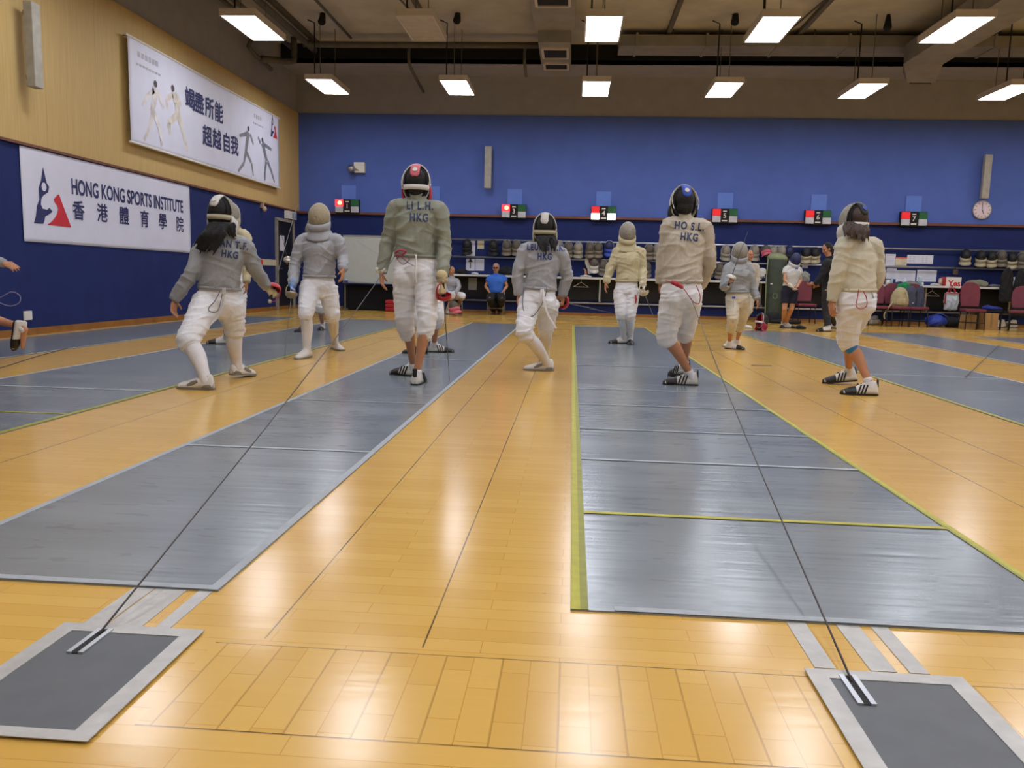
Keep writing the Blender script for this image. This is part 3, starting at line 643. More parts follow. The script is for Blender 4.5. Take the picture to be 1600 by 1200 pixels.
# ------------------------------------------------------------------ masks
def shell(C_, f, u, s, rad, a0, a1, nu=20, nv=12, zc=1.0):
    """part of an ellipsoid around direction f between polar angles a0..a1"""
    vs = []; fs = []
    for i in range(nv+1):
        th = a0+(a1-a0)*i/nv
        for j in range(nu):
            ph = 2*math.pi*j/nu
            vs.append(C_+f*rad[1]*math.cos(th)+s*rad[0]*math.sin(th)*math.cos(ph)+u*rad[2]*math.sin(th)*math.sin(ph))
    for i in range(nv):
        for j in range(nu): fs.append((i*nu+j, i*nu+(j+1) % nu, (i+1)*nu+(j+1) % nu, (i+1)*nu+j))
    return vs, fs
def build_mask(parent, C_, f, u, k=1., bowl='mesh_grey', bib='bib_grey', pad='pad_black', trim='bib_white', tongue=None, badge=None, strap='bib_white', bibflare=1.0, wires=False):
    f = f.normalized(); s = f.cross(u).normalized(); u = s.cross(f).normalized()
    O = C_; R_ = (.112*k, .145*k, .150*k); A = math.radians
    mb = MB(); v, q = shell(O, f, u, s, R_, .02, A(100)); mb.add(v, q); mb.add([v[j] for j in range(20)], [tuple(range(20))])
    o = mb.build('mask_mesh', bowl, parent, smooth=True); sm = o.modifiers.new('s', 'SOLIDIFY'); sm.thickness = .006*k; sm.offset = -1
    mb = MB(); v, q = shell(O, f, u, s, (.103*k, .135*k, .140*k), A(60), A(116)); mb.add(v, q)
    o = mb.build('mask_lining', pad, parent, smooth=True); sm = o.modifiers.new('s', 'SOLIDIFY'); sm.thickness = .012*k; sm.offset = -1
    ring = [O+f*R_[1]*math.cos(A(100))+s*R_[0]*1.0*math.cos(p_)+u*R_[2]*1.0*math.sin(p_) for p_ in np.linspace(0, 2*math.pi, 25)]
    MB().tube(ring, .0055*k, 6).build('mask_rim', trim, parent, smooth=True)
    # bib: cloth skirt around front below the mesh
    vs = []; fs = []; nu, nv = 22, 7
    prof = [(-.015, 1.03), (-.05, 1.06), (-.085, 1.04), (-.115, .98), (-.145, .96), (-.175, 1.03), (-.20, 1.12), (-.222, 1.18)]
    for i, (z, w_) in enumerate(prof):
        for j in range(nu+1):
            a = A(-112)+A(224)*j/nu; e = abs(j/nu-.5)*2
            zz = z*k+(.0 if i == 0 else 0)+(e*e*.05*k*(i/7))*(1 if i > 3 else 0)
            lift = -.055*k*(1-e*e) if i < 3 else -.02*k*(1-e*e)
            r1, r2 = R_[0]*w_*(bibflare if i > 4 else 1), R_[1]*w_*(.94 if i < 5 else .98)
            vs.append(O+s*r1*math.sin(a)+f*r2*math.cos(a)*(1 if math.cos(a) > 0 else .6)+u*(zz+lift))
    for i in range(nv):
        for j in range(nu): fs.append((i*(nu+1)+j, i*(nu+1)+j+1, (i+1)*(nu+1)+j+1, (i+1)*(nu+1)+j))
    o = MB().add(vs, fs).build('bib', bib, parent, smooth=True); sm = o.modifiers.new('s', 'SOLIDIFY'); sm.thickness = .01*k; sm.offset = 0
    if strap:
        vs = []; fs = []
        for j in range(17):
            a = A(88)+A(184)*j/16
            for dz in (-.020, .020): vs.append(O+s*.105*k*math.sin(a)+f*.115*k*math.cos(a)+u*((dz-.035)*k))
        for j in range(16): fs.append((2*j, 2*j+2, 2*j+3, 2*j+1))
        o = MB().add(vs, fs).build('back_strap', strap, parent, smooth=True); sm = o.modifiers.new('s', 'SOLIDIFY'); sm.thickness = .005; sm.offset = 1
    if tongue:
        vs = []; fs = []; n = 12
        for j in range(n+1):
            a = A(8)+A(64)*j/n; hw = .036*k*(1 if j < n-1 else (.85 if j == n-1 else .55))
            for sx in (-1, 0, 1): vs.append(O+s*sx*hw-f*(.128-.006*abs(sx))*k*math.sin(a)+u*(.148-.004*abs(sx))*k*math.cos(a))
        for j in range(n):
            for i in (0, 1): fs.append((3*j+i, 3*j+i+1, 3*j+4+i, 3*j+3+i))
        o = MB().add(vs, fs).build('mask_tongue', tongue, parent, smooth=True); sm = o.modifiers.new('s', 'SOLIDIFY'); sm.thickness = .012; sm.offset = 0
        if badge:
            a = A(50); c = O-f*.137*k*math.sin(a)+u*.157*k*math.cos(a); nn = (-f*math.sin(a)+u*math.cos(a)).normalized(); vv = s.cross(nn).normalized()
            MB().prism([(.019*k*math.cos(q_), .019*k*math.sin(q_)*1.15) for q_ in np.linspace(0, 2*math.pi, 15)[:-1]], c-nn*.004, s, vv, nn, .006).build('badge', badge, o)
    if wires:
        m = MB()
        for sx in (-1, 1): m.tube([O+s*sx*.09*k+u*.10*k-f*.03*k, O+s*sx*.112*k-f*.07*k+u*.02*k, O+s*sx*.10*k-f*.10*k-u*.05*k], .003, 5, sub=4)
        m.build('mask_wire', 'bib_white', parent)
M.update(
 mesh_grey=mat('mask_mesh_grey', '8e887c', .55, metal=.25, var=.18, scale=40, bump=.5, bscale=350),
 mesh_dark=mat('mask_mesh_dark', '5c564c', .6, metal=.2, var=.2, scale=30, bump=.5, bscale=300),
 mesh_black=mat('mask_mesh_black', '141416', .6, var=.3, scale=30, bump=.3, bscale=300),
 mesh_navy=mat('mask_mesh_navy', '1e2650', .6, var=.2, scale=30),
 bib_grey=mat('bib_lame_grey', '8c897c', .65, metal=.1, var=.1, bump=.2, bscale=120), bib_cream=mat('bib_cream', 'a49c82', .75, var=.1, bump=.2),
 bib_brown=mat('bib_brown_grey', '6e665a', .75, var=.15), bib_white=mat('bib_white', 'c4c2bc', .7, var=.04), bib_black=mat('bib_black', '15151a', .8),
 bib_red=mat('bib_red', '9c2838', .7, var=.15), bib_pink=mat('bib_pink', 'c4606c', .7, var=.15), bib_blue=mat('bib_blue', '2c48a8', .7),
 pad_black=mat('lining_black', '0b0b0e', .9), pad_red=mat('lining_red', '8c1420', .8))
protos = {}
def mask_proto(kind):
    d = dict(grey=dict(bowl='mesh_grey', bib='bib_grey'), dark=dict(bowl='mesh_dark', bib='bib_brown'), black=dict(bowl='mesh_black', bib='bib_black', trim='bib_black', strap=None),
             blackwhite=dict(bowl='mesh_black', bib='bib_cream', trim='bib_black', strap=None), red=dict(bowl='mesh_dark', bib='bib_pink', pad='pad_red', trim='bib_pink', strap='bib_red'),
             blue=dict(bowl='mesh_navy', bib='bib_blue', strap='bib_white'), navy=dict(bowl='mesh_navy', bib='bib_black', trim='bib_black', strap=None),
             white=dict(bowl='bib_white', bib='bib_white'), redblack=dict(bowl='mesh_black', bib='bib_red', pad='pad_red', tongue='bib_black'), redwhite=dict(bowl='mesh_dark', bib='bib_white', pad='pad_red', strap='bib_red', trim='bib_pink'))[kind]
    return d
def rack_mask(kind, px, py, label, face=(0, -1, -.15), Y=YB-.175, grp='fencing masks on the wall rails', z=None, k=1.0, roll=0):
    p = P(px, py, Y)
    if z is not None: p.z = z
    key = kind
    if key not in protos:
        r = thing('fencing_mask', label, 'fencing mask', (0, 0, 0), grp)
        build_mask(r, Vector((0, 0, 0)), Vector((0, -1, 0)), EZ, **mask_proto(kind)); protos[key] = r
    else: r = copy_tree(protos[key]); tag(r, label, 'fencing mask', grp)
    r.location = p; f = Vector(face).normalized(); up = EZ if abs(f.z) < .9 else EY
    s_ = f.cross(up).normalized(); u_ = s_.cross(f)
    q = Matrix((-s_, -f, u_)).transposed(); r.rotation_euler = (q @ Matrix.Rotation(roll, 3, 'Y')).to_euler(); r.scale = (k, k, k)
    return r
top = [('black', 730, 384, 'black mask on the top rail above the arrow sheet'), ('black', 771, 385, 'black mask on the top rail above the man in blue'),
 ('dark', 792, 385, 'grey mask, first right of the black one above the man in blue'), ('dark', 807, 385, 'grey mask on the top rail just left of the fencer with dark side hair'),
 ('grey', 873, 386, 'grey mask peeking out behind the right shoulder of the middle fencer'), ('dark', 888.5, 388, 'brown-grey mask, second right of the central fencer on the top rail'), ('grey', 903.5, 389, 'grey mask with pale bib edge, third right of the central fencer'),
 ('dark', 922, 388.5, 'brown-grey mask, fourth right of the central fencer'), ('dark', 934.5, 388.5, 'brown-grey mask next to the blue one'), ('blue', 952, 386, 'mask with blue bib on the top rail'),
 ('dark', 1014, 391, 'brown-grey mask directly right of the cream-jacketed facing fencer'), ('grey', 1027, 391, 'grey mask at the left arm of the fencer with the red plug cord'),
 ('grey', 1112, 391, 'grey mask at the right shoulder of the fencer with the red plug cord'), ('grey', 1134, 393, 'grey mask left of the child in grey lame'), ('grey', 1179, 393, 'grey mask right of the child in grey lame'),
 ('red', 1196, 393, 'mask with pink-red bib facing upward on the top rail'), ('grey', 1208, 394, 'grey mask right of the pink-red one'), ('grey', 1221, 394.5, 'grey mask above the tall green bag'), ('navy', 1233, 394, 'navy mask above the masked woman in shorts'),
 ('blackwhite', 1260, 397, 'black mask with pale bib, left of the two beside the person in black'), ('blackwhite', 1274, 397, 'black mask with pale bib, right of the two beside the person in black'),
 ('blackwhite', 1509, 400, 'black mask with pale bib, leftmost of the far right group'), ('blackwhite', 1533, 402, 'black mask with pale bib under the paper tag in the far right group'), ('blackwhite', 1549.5, 403, 'black mask, third of the far right group'),
 ('dark', 1565, 402, 'dark grey mask, fourth of the far right group'), ('blackwhite', 1581, 405, 'black mask, fifth of the far right group'), ('dark', 1597, 405, 'dark mask cut by the right picture edge')]
for kind, px, py, lab in top:
    fc = (-.35, -1, -.1) if px > 1500 or 1255 < px < 1280 else (random.Random(px).uniform(-.15, .15), -1, -.12)
    if kind == 'red': fc = (.2, -.9, .75)
    rack_mask(kind, px, py-1, lab, face=fc)
for kind, px, py, lab in [('redwhite', 928.5, 411, 'red and white mask on the second rail'), ('dark', 943, 415, 'brown-grey mask on the second rail beside the red and white one'), ('dark', 1010, 418, 'brown-grey mask on the second rail behind the right sleeve of the cream fencer'),
  ('dark', 1107, 418, 'dark mask on the second rail beside the elbow of the plug cord fencer'), ('dark', 1124, 420, 'brown mask on the second rail left of the child in grey lame')]:
    rack_mask(kind, px, py, lab, grp='fencing masks on the second rail')
rack_mask('white', 1190, 432, 'white mask lying on the counter right of the child fencer', face=(-.7, -.25, .66), z=1.17, grp='masks on the counter')
rack_mask('grey', 1176, 433, 'pale grey mask on the counter behind the child fencer', face=(.7, -.25, .66), z=1.17, grp='masks on the counter')
rack_mask('red', 708, 486, 'red and grey mask on the floor at the feet of the seated fencer', face=(.7, -.5, .55), Y=19.0, z=.2, grp='masks on the floor')
rack_mask('redblack', 1189, 511, 'black mask with red lining on the floor near the small fencer', face=(.85, .3, -.15), Y=16.2, z=.2, k=1.0, grp='masks on the floor')
# ------------------------------------------------------------------ people
M.update(
 skin=mat('skin_tan', 'b07a58', .55, var=.08, scale=10), skin2=mat('skin_light', 'c08c6c', .55, var=.08, scale=10),
 lame=mat('lame_grey', '8e9092', .62, metal=.12, var=.12, scale=5, bump=.35, fold=.45, bscale=40), lame2=mat('lame_green_grey', '86897a', .62, metal=.12, var=.14, scale=5, bump=.35, fold=.45, bscale=40),
 lame3=mat('lame_silver', '9a9b9e', .6, metal=.12, var=.1, scale=5, bump=.35, fold=.45, bscale=40),
 cream=mat('jacket_cream', 'b8ae8c', .75, var=.08, scale=5, bump=.3, fold=.45, bscale=40), offwhite=mat('jacket_offwhite', 'b4ab9a', .75, var=.1, scale=5, bump=.35, fold=.45, bscale=40),
 ivory=mat('jacket_ivory', 'c2bca6', .75, var=.07, scale=5, bump=.3, fold=.45, bscale=40),
 breech=mat('breeches_white', 'd8d8da', .75, var=.04, scale=6, bump=.3, fold=.45, bscale=30), breech2=mat('breeches_cream', 'c6bfae', .75, var=.05, scale=6, bump=.3, fold=.45, bscale=30),
 sock=mat('sock_white', 'd2d0d2', .8, var=.04, scale=20, bump=.3, bscale=120),
 tee=mat('tee_blue', '2f66c0', .8, var=.1, scale=6), teew=mat('tee_white', 'c8c6c0', .8, var=.04), blackcloth=mat('black_cloth', '121216', .85, var=.2, scale=8), greycloth=mat('dark_trousers', '26262a', .85, var=.2, scale=8),
 navycloth=mat('navy_shorts', '14172a', .85, var=.2), hairblack=mat('hair_black', '0b0908', .75, var=.4, scale=30, stretch=(6, 6, 1), bump=.6, bscale=90), hairbrown=mat('hair_brown', '38261a', .5, var=.3, scale=30, stretch=(6, 6, 1), bump=.6, bscale=90),
 hairgrey=mat('hair_grey', '8e8c88', .6, var=.2, scale=30), shoew=mat('shoe_white', 'ccc8c0', .5, var=.05), shoeg=mat('shoe_grey', '77756e', .6, var=.1), shoeb=mat('shoe_black', '14120f', .5, var=.2),
 shoebrown=mat('shoe_brown', '5a3a26', .6), redp=mat('red_plastic', 'a81c28', .35, var=.05), redcord=mat('cord_red', 'a03048', .5), purplecord=mat('cord_purple', '6a4060', .5), greycord=mat('cord_grey', '6f7078', .5),
 guardsteel=mat('guard_steel', 'b8b4aa', .28, metal=.8, var=.05), guardtan=mat('guard_bronze', '9a8c70', .4, metal=.5, var=.1), guardcream=mat('guard_cream', 'c0b490', .45, var=.05), blade=mat('blade_steel', '606268', .35, metal=.7, var=.05),
 glove=mat('glove_white', 'cac6b8', .7), glovecream=mat('glove_cream', 'c0ae84', .7), gloveblue=mat('glove_blue', '7fa4d8', .7, var=.25, scale=15), lips=mat('lips', '8a4a40', .5), eyew=mat('eye_dark', '1a1210', .3), glasses=mat('glasses_dark', '1a1a1c', .3))

def voxel_object(name, mb, m, parent, vox, smooth_it=4, fac=.5, wr=None, label=None):
    me = mb.mesh(name); bm = bmesh.new(); bm.from_mesh(me); bmesh.ops.recalc_face_normals(bm, faces=bm.faces[:]); bm.to_mesh(me); bm.free()
    o = bpy.data.objects.new(name, me); C.objects.link(o)
    r = o.modifiers.new('r', 'REMESH'); r.mode = 'VOXEL'; r.voxel_size = vox
    s = o.modifiers.new('s', 'SMOOTH'); s.iterations = smooth_it; s.factor = fac
    bpy.context.view_layer.update()
    me2 = bpy.data.meshes.new_from_object(o.evaluated_get(bpy.context.evaluated_depsgraph_get()))
    bpy.data.objects.remove(o); bpy.data.meshes.remove(me); me2.name = name
    if wr:
        n = len(me2.vertices); co = np.empty(n*3); me2.vertices.foreach_get('co', co); co = co.reshape(-1, 3)
        nr = np.empty(n*3); me2.vertices.foreach_get('normal', nr); nr = nr.reshape(-1, 3)
        amp, fz, fx, seed = wr
        x, y, z = co[:, 0]+seed*3.1, co[:, 1]+seed*1.7, co[:, 2]
        q = np.sin(fx*x*1.0+2.1*np.sin(fz*.31*z+seed)+fx*.6*y)*1.6
        a = np.sin(fz*z+q+seed); b = np.sin(fz*.57*z-fx*1.3*x+1.3*np.sin(fx*.9*y+seed)+2*seed); c = np.sin(fz*1.7*z+fx*2.2*y+q*.7)
        h = (1-np.abs(a))**2*1.2+(1-np.abs(b))**2+.35*c-.7
        co += nr*(h*amp)[:, None]; me2.vertices.foreach_set('co', co.ravel()); me2.update()
    me2.materials.clear()
    return link(name, me2, m, parent, True, label)

def hand_geo(mb, w, d, n, t, curl, k=1., thumbcurl=.5):
    d = d.normalized(); t = (t-d*t.dot(d)).normalized(); n0 = d.cross(t)
    if n0.dot(n) < 0: n0 = -n0
    n = n0
    mb.loft([w-d*.02*k, w+d*.02*k, w+d*.06*k, w+d*.095*k], [.026*k, .033*k, .041*k, .040*k], [.021*k, .018*k, .016*k, .013*k], side=t, n=12, sub=2)
    for i, L in enumerate((.072, .080, .074, .058)):
        p = w+d*(.088-.004*abs(i-1.2))*k+t*(.029-.0195*i)*k; a = 0; pts = [p]; r = [.0095*k]
        dd0 = (d+t*(.10-.07*i)).normalized()
        for sgm, c in zip((.42, .32, .26), (.45, 1.0, .75)):
            a += curl*c*(1+.12*i); dd = dd0*math.cos(a)+n*math.sin(a); p = p+dd*L*k*sgm; pts.append(p); r.append(r[-1]*.92)
        mb.loft(pts, r, n=8, sub=2)
    p = w+d*.028*k+t*.026*k; d1 = (d*.62+t*.7+n*.35).normalized(); d2 = (d*(.95-thumbcurl*.4)+t*(.35-thumbcurl*.6)+n*(.3+thumbcurl*.5)).normalized()
    mb.loft([p-t*.006*k, p+d1*.038*k, p+d1*.038*k+d2*.034*k], [.014*k, .0115*k, .0088*k], n=8, sub=2)

def head_geo(mb, c, f, k):
    s = f.cross(EZ).normalized(); u = s.cross(f).normalized(); ax = (s, f, u)
    mb.ell(c+u*.022*k, (.076*k, .094*k, .095*k), ax, 20, 14)
    mb.ell(c-u*.045*k+f*.022*k, (.058*k, .07*k, .072*k), ax, 18, 12)
    mb.ell(c-u*.093*k+f*.062*k, (.026*k, .022*k, .02*k), ax)                       # chin
    mb.loft([c+u*.012*k+f*.09*k, c-u*.012*k+f*.106*k, c-u*.028*k+f*.104*k], [.007*k, .011*k, .015*k], n=8)   # nose
    mb.loft([c+u*.03*k+f*.084*k-s*.05*k, c+u*.034*k+f*.094*k, c+u*.03*k+f*.084*k+s*.05*k], [.008*k]*3, n=8)  # brow
    for q in (-1, 1): mb.ell(c+s*q*.076*k-u*.01*k, (.010*k, .018*k, .03*k), ax); mb.ell(c+s*q*.045*k-u*.02*k+f*.07*k, (.022*k, .018*k, .02*k), ax)
def face_parts(root, c, f, k, glasses=False):
    s = f.cross(EZ).normalized(); u = s.cross(f).normalized()
    for q in (-1, 1): MB().ell(c+s*q*.032*k+u*.008*k+f*.088*k, (.013*k, .006*k, .007*k), (s, f, u)).build('eye', 'eyew', root, True)
    MB().ell(c-u*.056*k+f*.090*k, (.024*k, .006*k, .007*k), (s, f, u)).build('lips', 'lips', root, True)
    if glasses:
        m = MB()
        for q in (-1, 1): m.loft([c+s*q*.034*k+u*.008*k+f*.098*k, c+s*q*.034*k+u*.008*k+f*.106*k], [.028*k]*2, [.02*k]*2, side=s, n=12, round_=False); m.tube([c+s*q*.06*k+u*.01*k+f*.1*k, c+s*q*.082*k+u*.008*k], .004*k, 5)
        m.build('glasses', 'glasses', root)

def shoe_geo(root, heel, fw, k, style, up=EZ):
    """heel = point under the heel on the sole; fw = toe direction"""
    L = .285*k; s = fw.cross(up).normalized(); X = lambda t, a, z: heel+fw*(L*t)+s*a*k+up*z*k
    body = MB(); secs = [(-.065, .014, .05), (-.05, .028, .09), (.0, .038, .122), (.12, .041, .124), (.26, .043, .118), (.40, .045, .098), (.56, .049, .078), (.72, .052, .064), (.86, .047, .054), (.95, .034, .044), (1.0, .014, .028)]
    n = 12; vs = []
    def sec(t, hw, h, z0=.012):
        out = []
        for j in range(n):
            a = 2*math.pi*j/n; ca, sa = math.cos(a), math.sin(a)
            out.append(X(t, hw*ca*(1 if sa < .2 else .9-.25*sa), z0 if sa < -.3 else z0+(h-z0)*max(0, (sa+.3)/1.3)**.8))
        return out
    rings = [sec(*q) for q in secs]; vs = [v for r in rings for v in r]
    fs = [(i*n+j, i*n+(j+1) % n, (i+1)*n+(j+1) % n, (i+1)*n+j) for i in range(len(rings)-1) for j in range(n)]
    fs += [tuple(range(n-1, -1, -1)), tuple((len(rings)-1)*n+j for j in range(n))]
    st = dict(stripes=('shoew', 'shoeb'), grey=('shoew', 'shoeg'), white=('shoew', 'shoeg'), black=('shoeb', 'shoeb'), brown=('shoebrown', 'shoeb'), whiteblack=('shoew', 'shoeb'))[style]
    o = body.add(vs, fs).build('shoe', st[0], root, True)
    so = MB(); sp = [(-.072, 0, .022), (.0, 0, .039), (.2, 0, .041), (.45, 0, .043), (.7, 0, .0535), (.9, 0, .044), (1.02, 0, .016)]
    poly = [(t, w_) for t, _, w_ in sp]+[(t, -w_) for t, _, w_ in reversed(sp)]
    so.add([X(t, a, .001) for t, a in poly]+[X(t, a, .016) for t, a in poly], [tuple(range(13, -1, -1)), tuple(range(14, 28))]+[(i, (i+1) % 14, 14+(i+1) % 14, 14+i) for i in range(14)])
    so.build('sole', 'shoeb' if style in ('stripes', 'black', 'whiteblack', 'brown') else 'shoeg', o)
    if style in ('stripes', 'whiteblack'):
        cap = MB(); rr = [sec(t, hw+.003, h+.004) for t, hw, h in ((.60, .050, .074), (.74, .052, .063), (.87, .046, .053), (1.01, .016, .032))]
        cap.add([v for r in rr for v in r], [(i*n+j, i*n+(j+1) % n, (i+1)*n+(j+1) % n, (i+1)*n+j) for i in range(3) for j in range(n)]+[tuple(3*n+j for j in range(n))]); cap.build('toe_cap', 'shoeb', o, True)
    if style == 'stripes':
        for q in (-1, 1):
            m = MB()
            for i in range(3):
                t0 = .26+i*.095
                a, b = X(t0+.09, q*.0505, .016), X(t0, q*.0385, .094); dx = fw*(L*.045)
                m.add([a, a+dx, b+dx, b, a+s*q*.004, a+dx+s*q*.004, b+dx+s*q*.006, b+s*q*.006], [(0, 1, 2, 3), (4, 5, 6, 7), (0, 1, 5, 4), (1, 2, 6, 5), (2, 3, 7, 6), (3, 0, 4, 7)])
            m.build('stripes', 'shoeb', o)
        m = MB(); m.loft([X(-.062, 0, .075), X(-.045, 0, .135)], [.018*k, .02*k], [.006*k]*2, side=s, n=8); m.build('heel_tab', 'shoeb', o)
    if style == 'grey':
        m = MB(); rr = [sec(t, hw+.003, h) for t, hw, h in ((-.07, .017, .05), (.0, .040, .088), (.14, .043, .075), (.22, .0435, .045))]
        m.add([v for r in rr for v in r], [(i*n+j, i*n+(j+1) % n, (i+1)*n+(j+1) % n, (i+1)*n+j) for i in range(3) for j in range(n)]); m.build('heel_counter', 'shoeg', o, True)
        for q in (-1, 1):
            m = MB(); m.loft([X(.34, q*.046, .07), X(.5, q*.050, .05), X(.62, q*.052, .036)], [.012*k, .016*k, .008*k], [.003*k]*3, side=up, n=8); m.build('side_patch', 'shoeg', o)
    m = MB()
    for i in range(4): m.tube([X(.30+i*.07, -.022, .108-i*.011), X(.32+i*.07, 0, .118-i*.012), X(.30+i*.07, .022, .108-i*.011)], .003, 5)
    m.build('laces', 'redp' if root.get('redlace') else ('shoeb' if style == 'black' else 'sock'), o)
    return o

def sabre(label, H, g, guard, tip=None, L=.88, gn=None, bow=None):
    """H hand centre, g blade direction"""
    g = g.normalized(); t = thing('fencing_sabre', label, 'sabre', H)
    s = g.orthogonal().normalized(); G = H+g*.055
    MB().tube([H-g*.075, H+g*.055], .014, 8).build('grip', 'black', t); MB().ell(H-g*.085, (.018, .018, .018)).build('pommel', 'steel', t, True)
    mb = MB(); v, q = shell(G-g*.02, g, s, g.cross(s).normalized(), (.07, .045, .062), .05, math.radians(100)); mb.add(v, q); mb.add([v[j] for j in range(20)], [tuple(range(20))])
    o = mb.build('guard', guard, t, True); sm = o.modifiers.new('s', 'SOLIDIFY'); sm.thickness = .003; sm.offset = 0
    bw = (bow if bow is not None else s); bw = (bw-g*bw.dot(g)).normalized()
    MB().loft([G+bw*.062, G+bw*.07-g*.06, G+bw*.045-g*.12, G-g*.14], [.014, .012, .01, .008], [.003]*4, side=g.cross(bw), n=8, sub=3).build('knuckle_bow', guard, t, True)
    e = G+g*L; MB().loft([G, G+g*.3, G+g*.6+Vector((0, 0, -.004)), e+Vector((0, 0, -.01))], [.0055, .004, .003, .0022], n=6).build('blade', 'blade', t, True)
    return t

def person(name_label, Y, k, yaw, head, neck, sh, el, wr, hand, pel, hip, kn, feet, jacket='lame', hem=None, sleeve=2.0, legs='breech', legto=1.28, legflare=1.0,
           socks='sock', sockfrom=1.15, shoes='stripes', skin='skin', mask=None, hair='hairblack', hairdo=None, face=False, glasses=False, belly=1.0, wide=1.0,
           hands=('relaxed', 'relaxed'), handdir=(None, None), gloves=(None, None), wrj=.006, wrb=.006, girth=1.0, vox=.0065, legw=1.0, redlace=False, headf=None, group=None, facetilt=0, thigh=1.0, hairc=True):
    """joints are (px, py, dy): where the photo shows them, at depth Y+dy.  index 0 = left in the picture"""
    J = lambda q: P(q[0], q[1], Y+(q[2] if len(q) > 2 else 0))
    fwd = Vector((math.cos(math.radians(yaw)), math.sin(math.radians(yaw)), 0)); hf = Vector(headf).normalized() if headf else (fwd+EZ*facetilt).normalized()
    Hd, Nk, Pv = J(head), J(neck), J(pel); S, E, W_, Hp, K_ = ([J(q) for q in a] for a in (sh, el, wr, hip, kn))
    root = thing('person', name_label, 'person', (Pv.x, Pv.y, 0), group)
    if redlace: root['redlace'] = 1
    A_, fw_ = [], []
    for i, q in enumerate(feet):
        if q[0] == 'air': _, px, py, dy, fv = q; hl = P(px, py, Y+dy); fv = Vector(fv).normalized(); up = EZ-fv*fv.z; up = up.normalized() if up.length > .3 else EX; ank = hl+up*.09*k+fv*.05*k
        else:
            px, py, ya = q[:3]; lift = q[3] if len(q) > 3 else 0
            fv = Vector((math.cos(math.radians(ya)), math.sin(math.radians(ya)), 0)); c = F(px, py) if py > 455 else P(px, py, Y)
            toe = c+fv*.14*k; fv = (fv-EZ*lift).normalized(); hl = toe-fv*.285*k; hl.z = max(hl.z, 0)
            up = (EZ-fv*fv.z).normalized(); ank = hl+up*.09*k+fv*.045*k
        A_.append(ank); fw_.append(fv); shoe_geo(root, hl, fv, k, shoes if isinstance(shoes, str) else shoes[i], up)
    sd = (S[1]-S[0]).normalized(); hd_ = (Hp[1]-Hp[0]); hd_ = (hd_.normalized() if hd_.length > .02 else sd)
    half = (S[1]-S[0]).length/2
    # --- continuous body
    b = MB(); head_geo(b, Hd, hf, k)
    b.loft([Nk-EZ*.03*k+(Hd-Nk)*0, Nk+(Hd-Nk)*.35, Hd-EZ*.04*k-hf*.02*k], [.056*k, .050*k, .055*k], n=12, sub=2)
    spine = [Pv-EZ*.06*k, Pv, Pv.lerp(Nk, .28), Pv.lerp(Nk, .62)+fwd*.02*k, Pv.lerp(Nk, .85)+fwd*.01*k, Nk-EZ*.01*k]
    sides = [hd_, hd_, hd_.lerp(sd, .4).normalized(), sd, sd, sd]
    b.loft(spine, [.13*k*wide, .15*k*wide, .125*k*wide, .15*k*wide, half*.7, .05*k], [.10*k, .105*k, .09*k*belly, .10*k, .06*k, .045*k], side=sides, n=18, sub=3)
    for i in (0, 1):
        b.loft([Nk.lerp(S[i], .4)-EZ*.045*k, S[i]-EZ*.02*k, S[i].lerp(E[i], .4), E[i], E[i].lerp(W_[i], .35), W_[i]], [.05*k, .052*k, .044*k, .036*k, .036*k, .025*k], n=12, sub=2)
        d = (W_[i]-E[i]).normalized() if handdir[i] is None else Vector(handdir[i]).normalized()
        inn = (Pv-W_[i]); inn.z = 0; inn = inn.normalized() if inn.length > 0 else fwd
        mode = hands[i]
        if mode == 'relaxed': hand_geo(b, W_[i], d, inn, fwd, .38, k*.98)
        elif mode == 'fist': hand_geo(b, W_[i], d, inn, fwd, 1.15, k*.98, 1.0)
        elif mode == 'open': hand_geo(b, W_[i], d, inn, fwd, .2, k*.98)
        else: hand_geo(b, W_[i], d, inn if abs(inn.dot(mode)) < .8 else fwd, mode, 1.3, k*.98, 1.2)
        b.loft([Hp[i], Hp[i].lerp(K_[i], .45), K_[i], K_[i].lerp(A_[i], .3)-fw_[i]*.018*k, K_[i].lerp(A_[i], .7)-fw_[i]*.006*k, A_[i], A_[i]-EZ*.04*k],
               [.085*k*legw, .072*k*legw, .052*k*legw, .054*k*legw, .036*k*legw, .032*k*legw, .034*k], n=14, sub=2)
        b.loft([A_[i]-EZ*.035*k, A_[i]+fw_[i]*.08*k-EZ*.05*k, A_[i]+fw_[i]*.15*k-EZ*.06*k], [.03*k, .026*k, .018*k], n=8)
    voxel_object('body', b, skin, root, vox, 3, .5)
    # --- jacket
    hemp = J(hem) if hem else Pv.lerp(Nk, .14)
    if jacket:
        g = .022*girth; j = MB()
        mid = hemp.lerp(Nk, .35); up_ = hemp.lerp(Nk, .68)
        j.loft([hemp, hemp.lerp(Nk, .14), mid, up_+fwd*.015*k, hemp.lerp(Nk, .85), Nk-EZ*.010*k, Nk+EZ*.05*k],
               [.154*k*wide*girth, .148*k*wide*girth, .147*k*wide*girth, .168*k*wide*girth, half*.86, .084*k, .064*k], [(.118*belly)*k*girth, (.122*belly)*k*girth, .116*k*belly*girth, .128*k*girth, .098*k, .072*k, .062*k],
               side=[hd_, hd_, hd_.lerp(sd, .5).normalized(), sd, sd, sd, sd], n=22, sub=4, round_=False)
        for i in (0, 1):
            pts = [Nk.lerp(S[i], .35)-EZ*.03*k, S[i]-EZ*.01*k, S[i].lerp(E[i], .45), E[i], E[i].lerp(W_[i], .5), W_[i]]; rr = [.062, .074, .068, .060, .056, .047]
            rr = [r*k*girth*(1 if wide <= 1 else 1) for r in rr]
            if sleeve < 1: pts = pts[:3]; rr = [.072*k, .076*k, .074*k]
            j.loft(pts, rr, n=16, sub=3, round_=False)
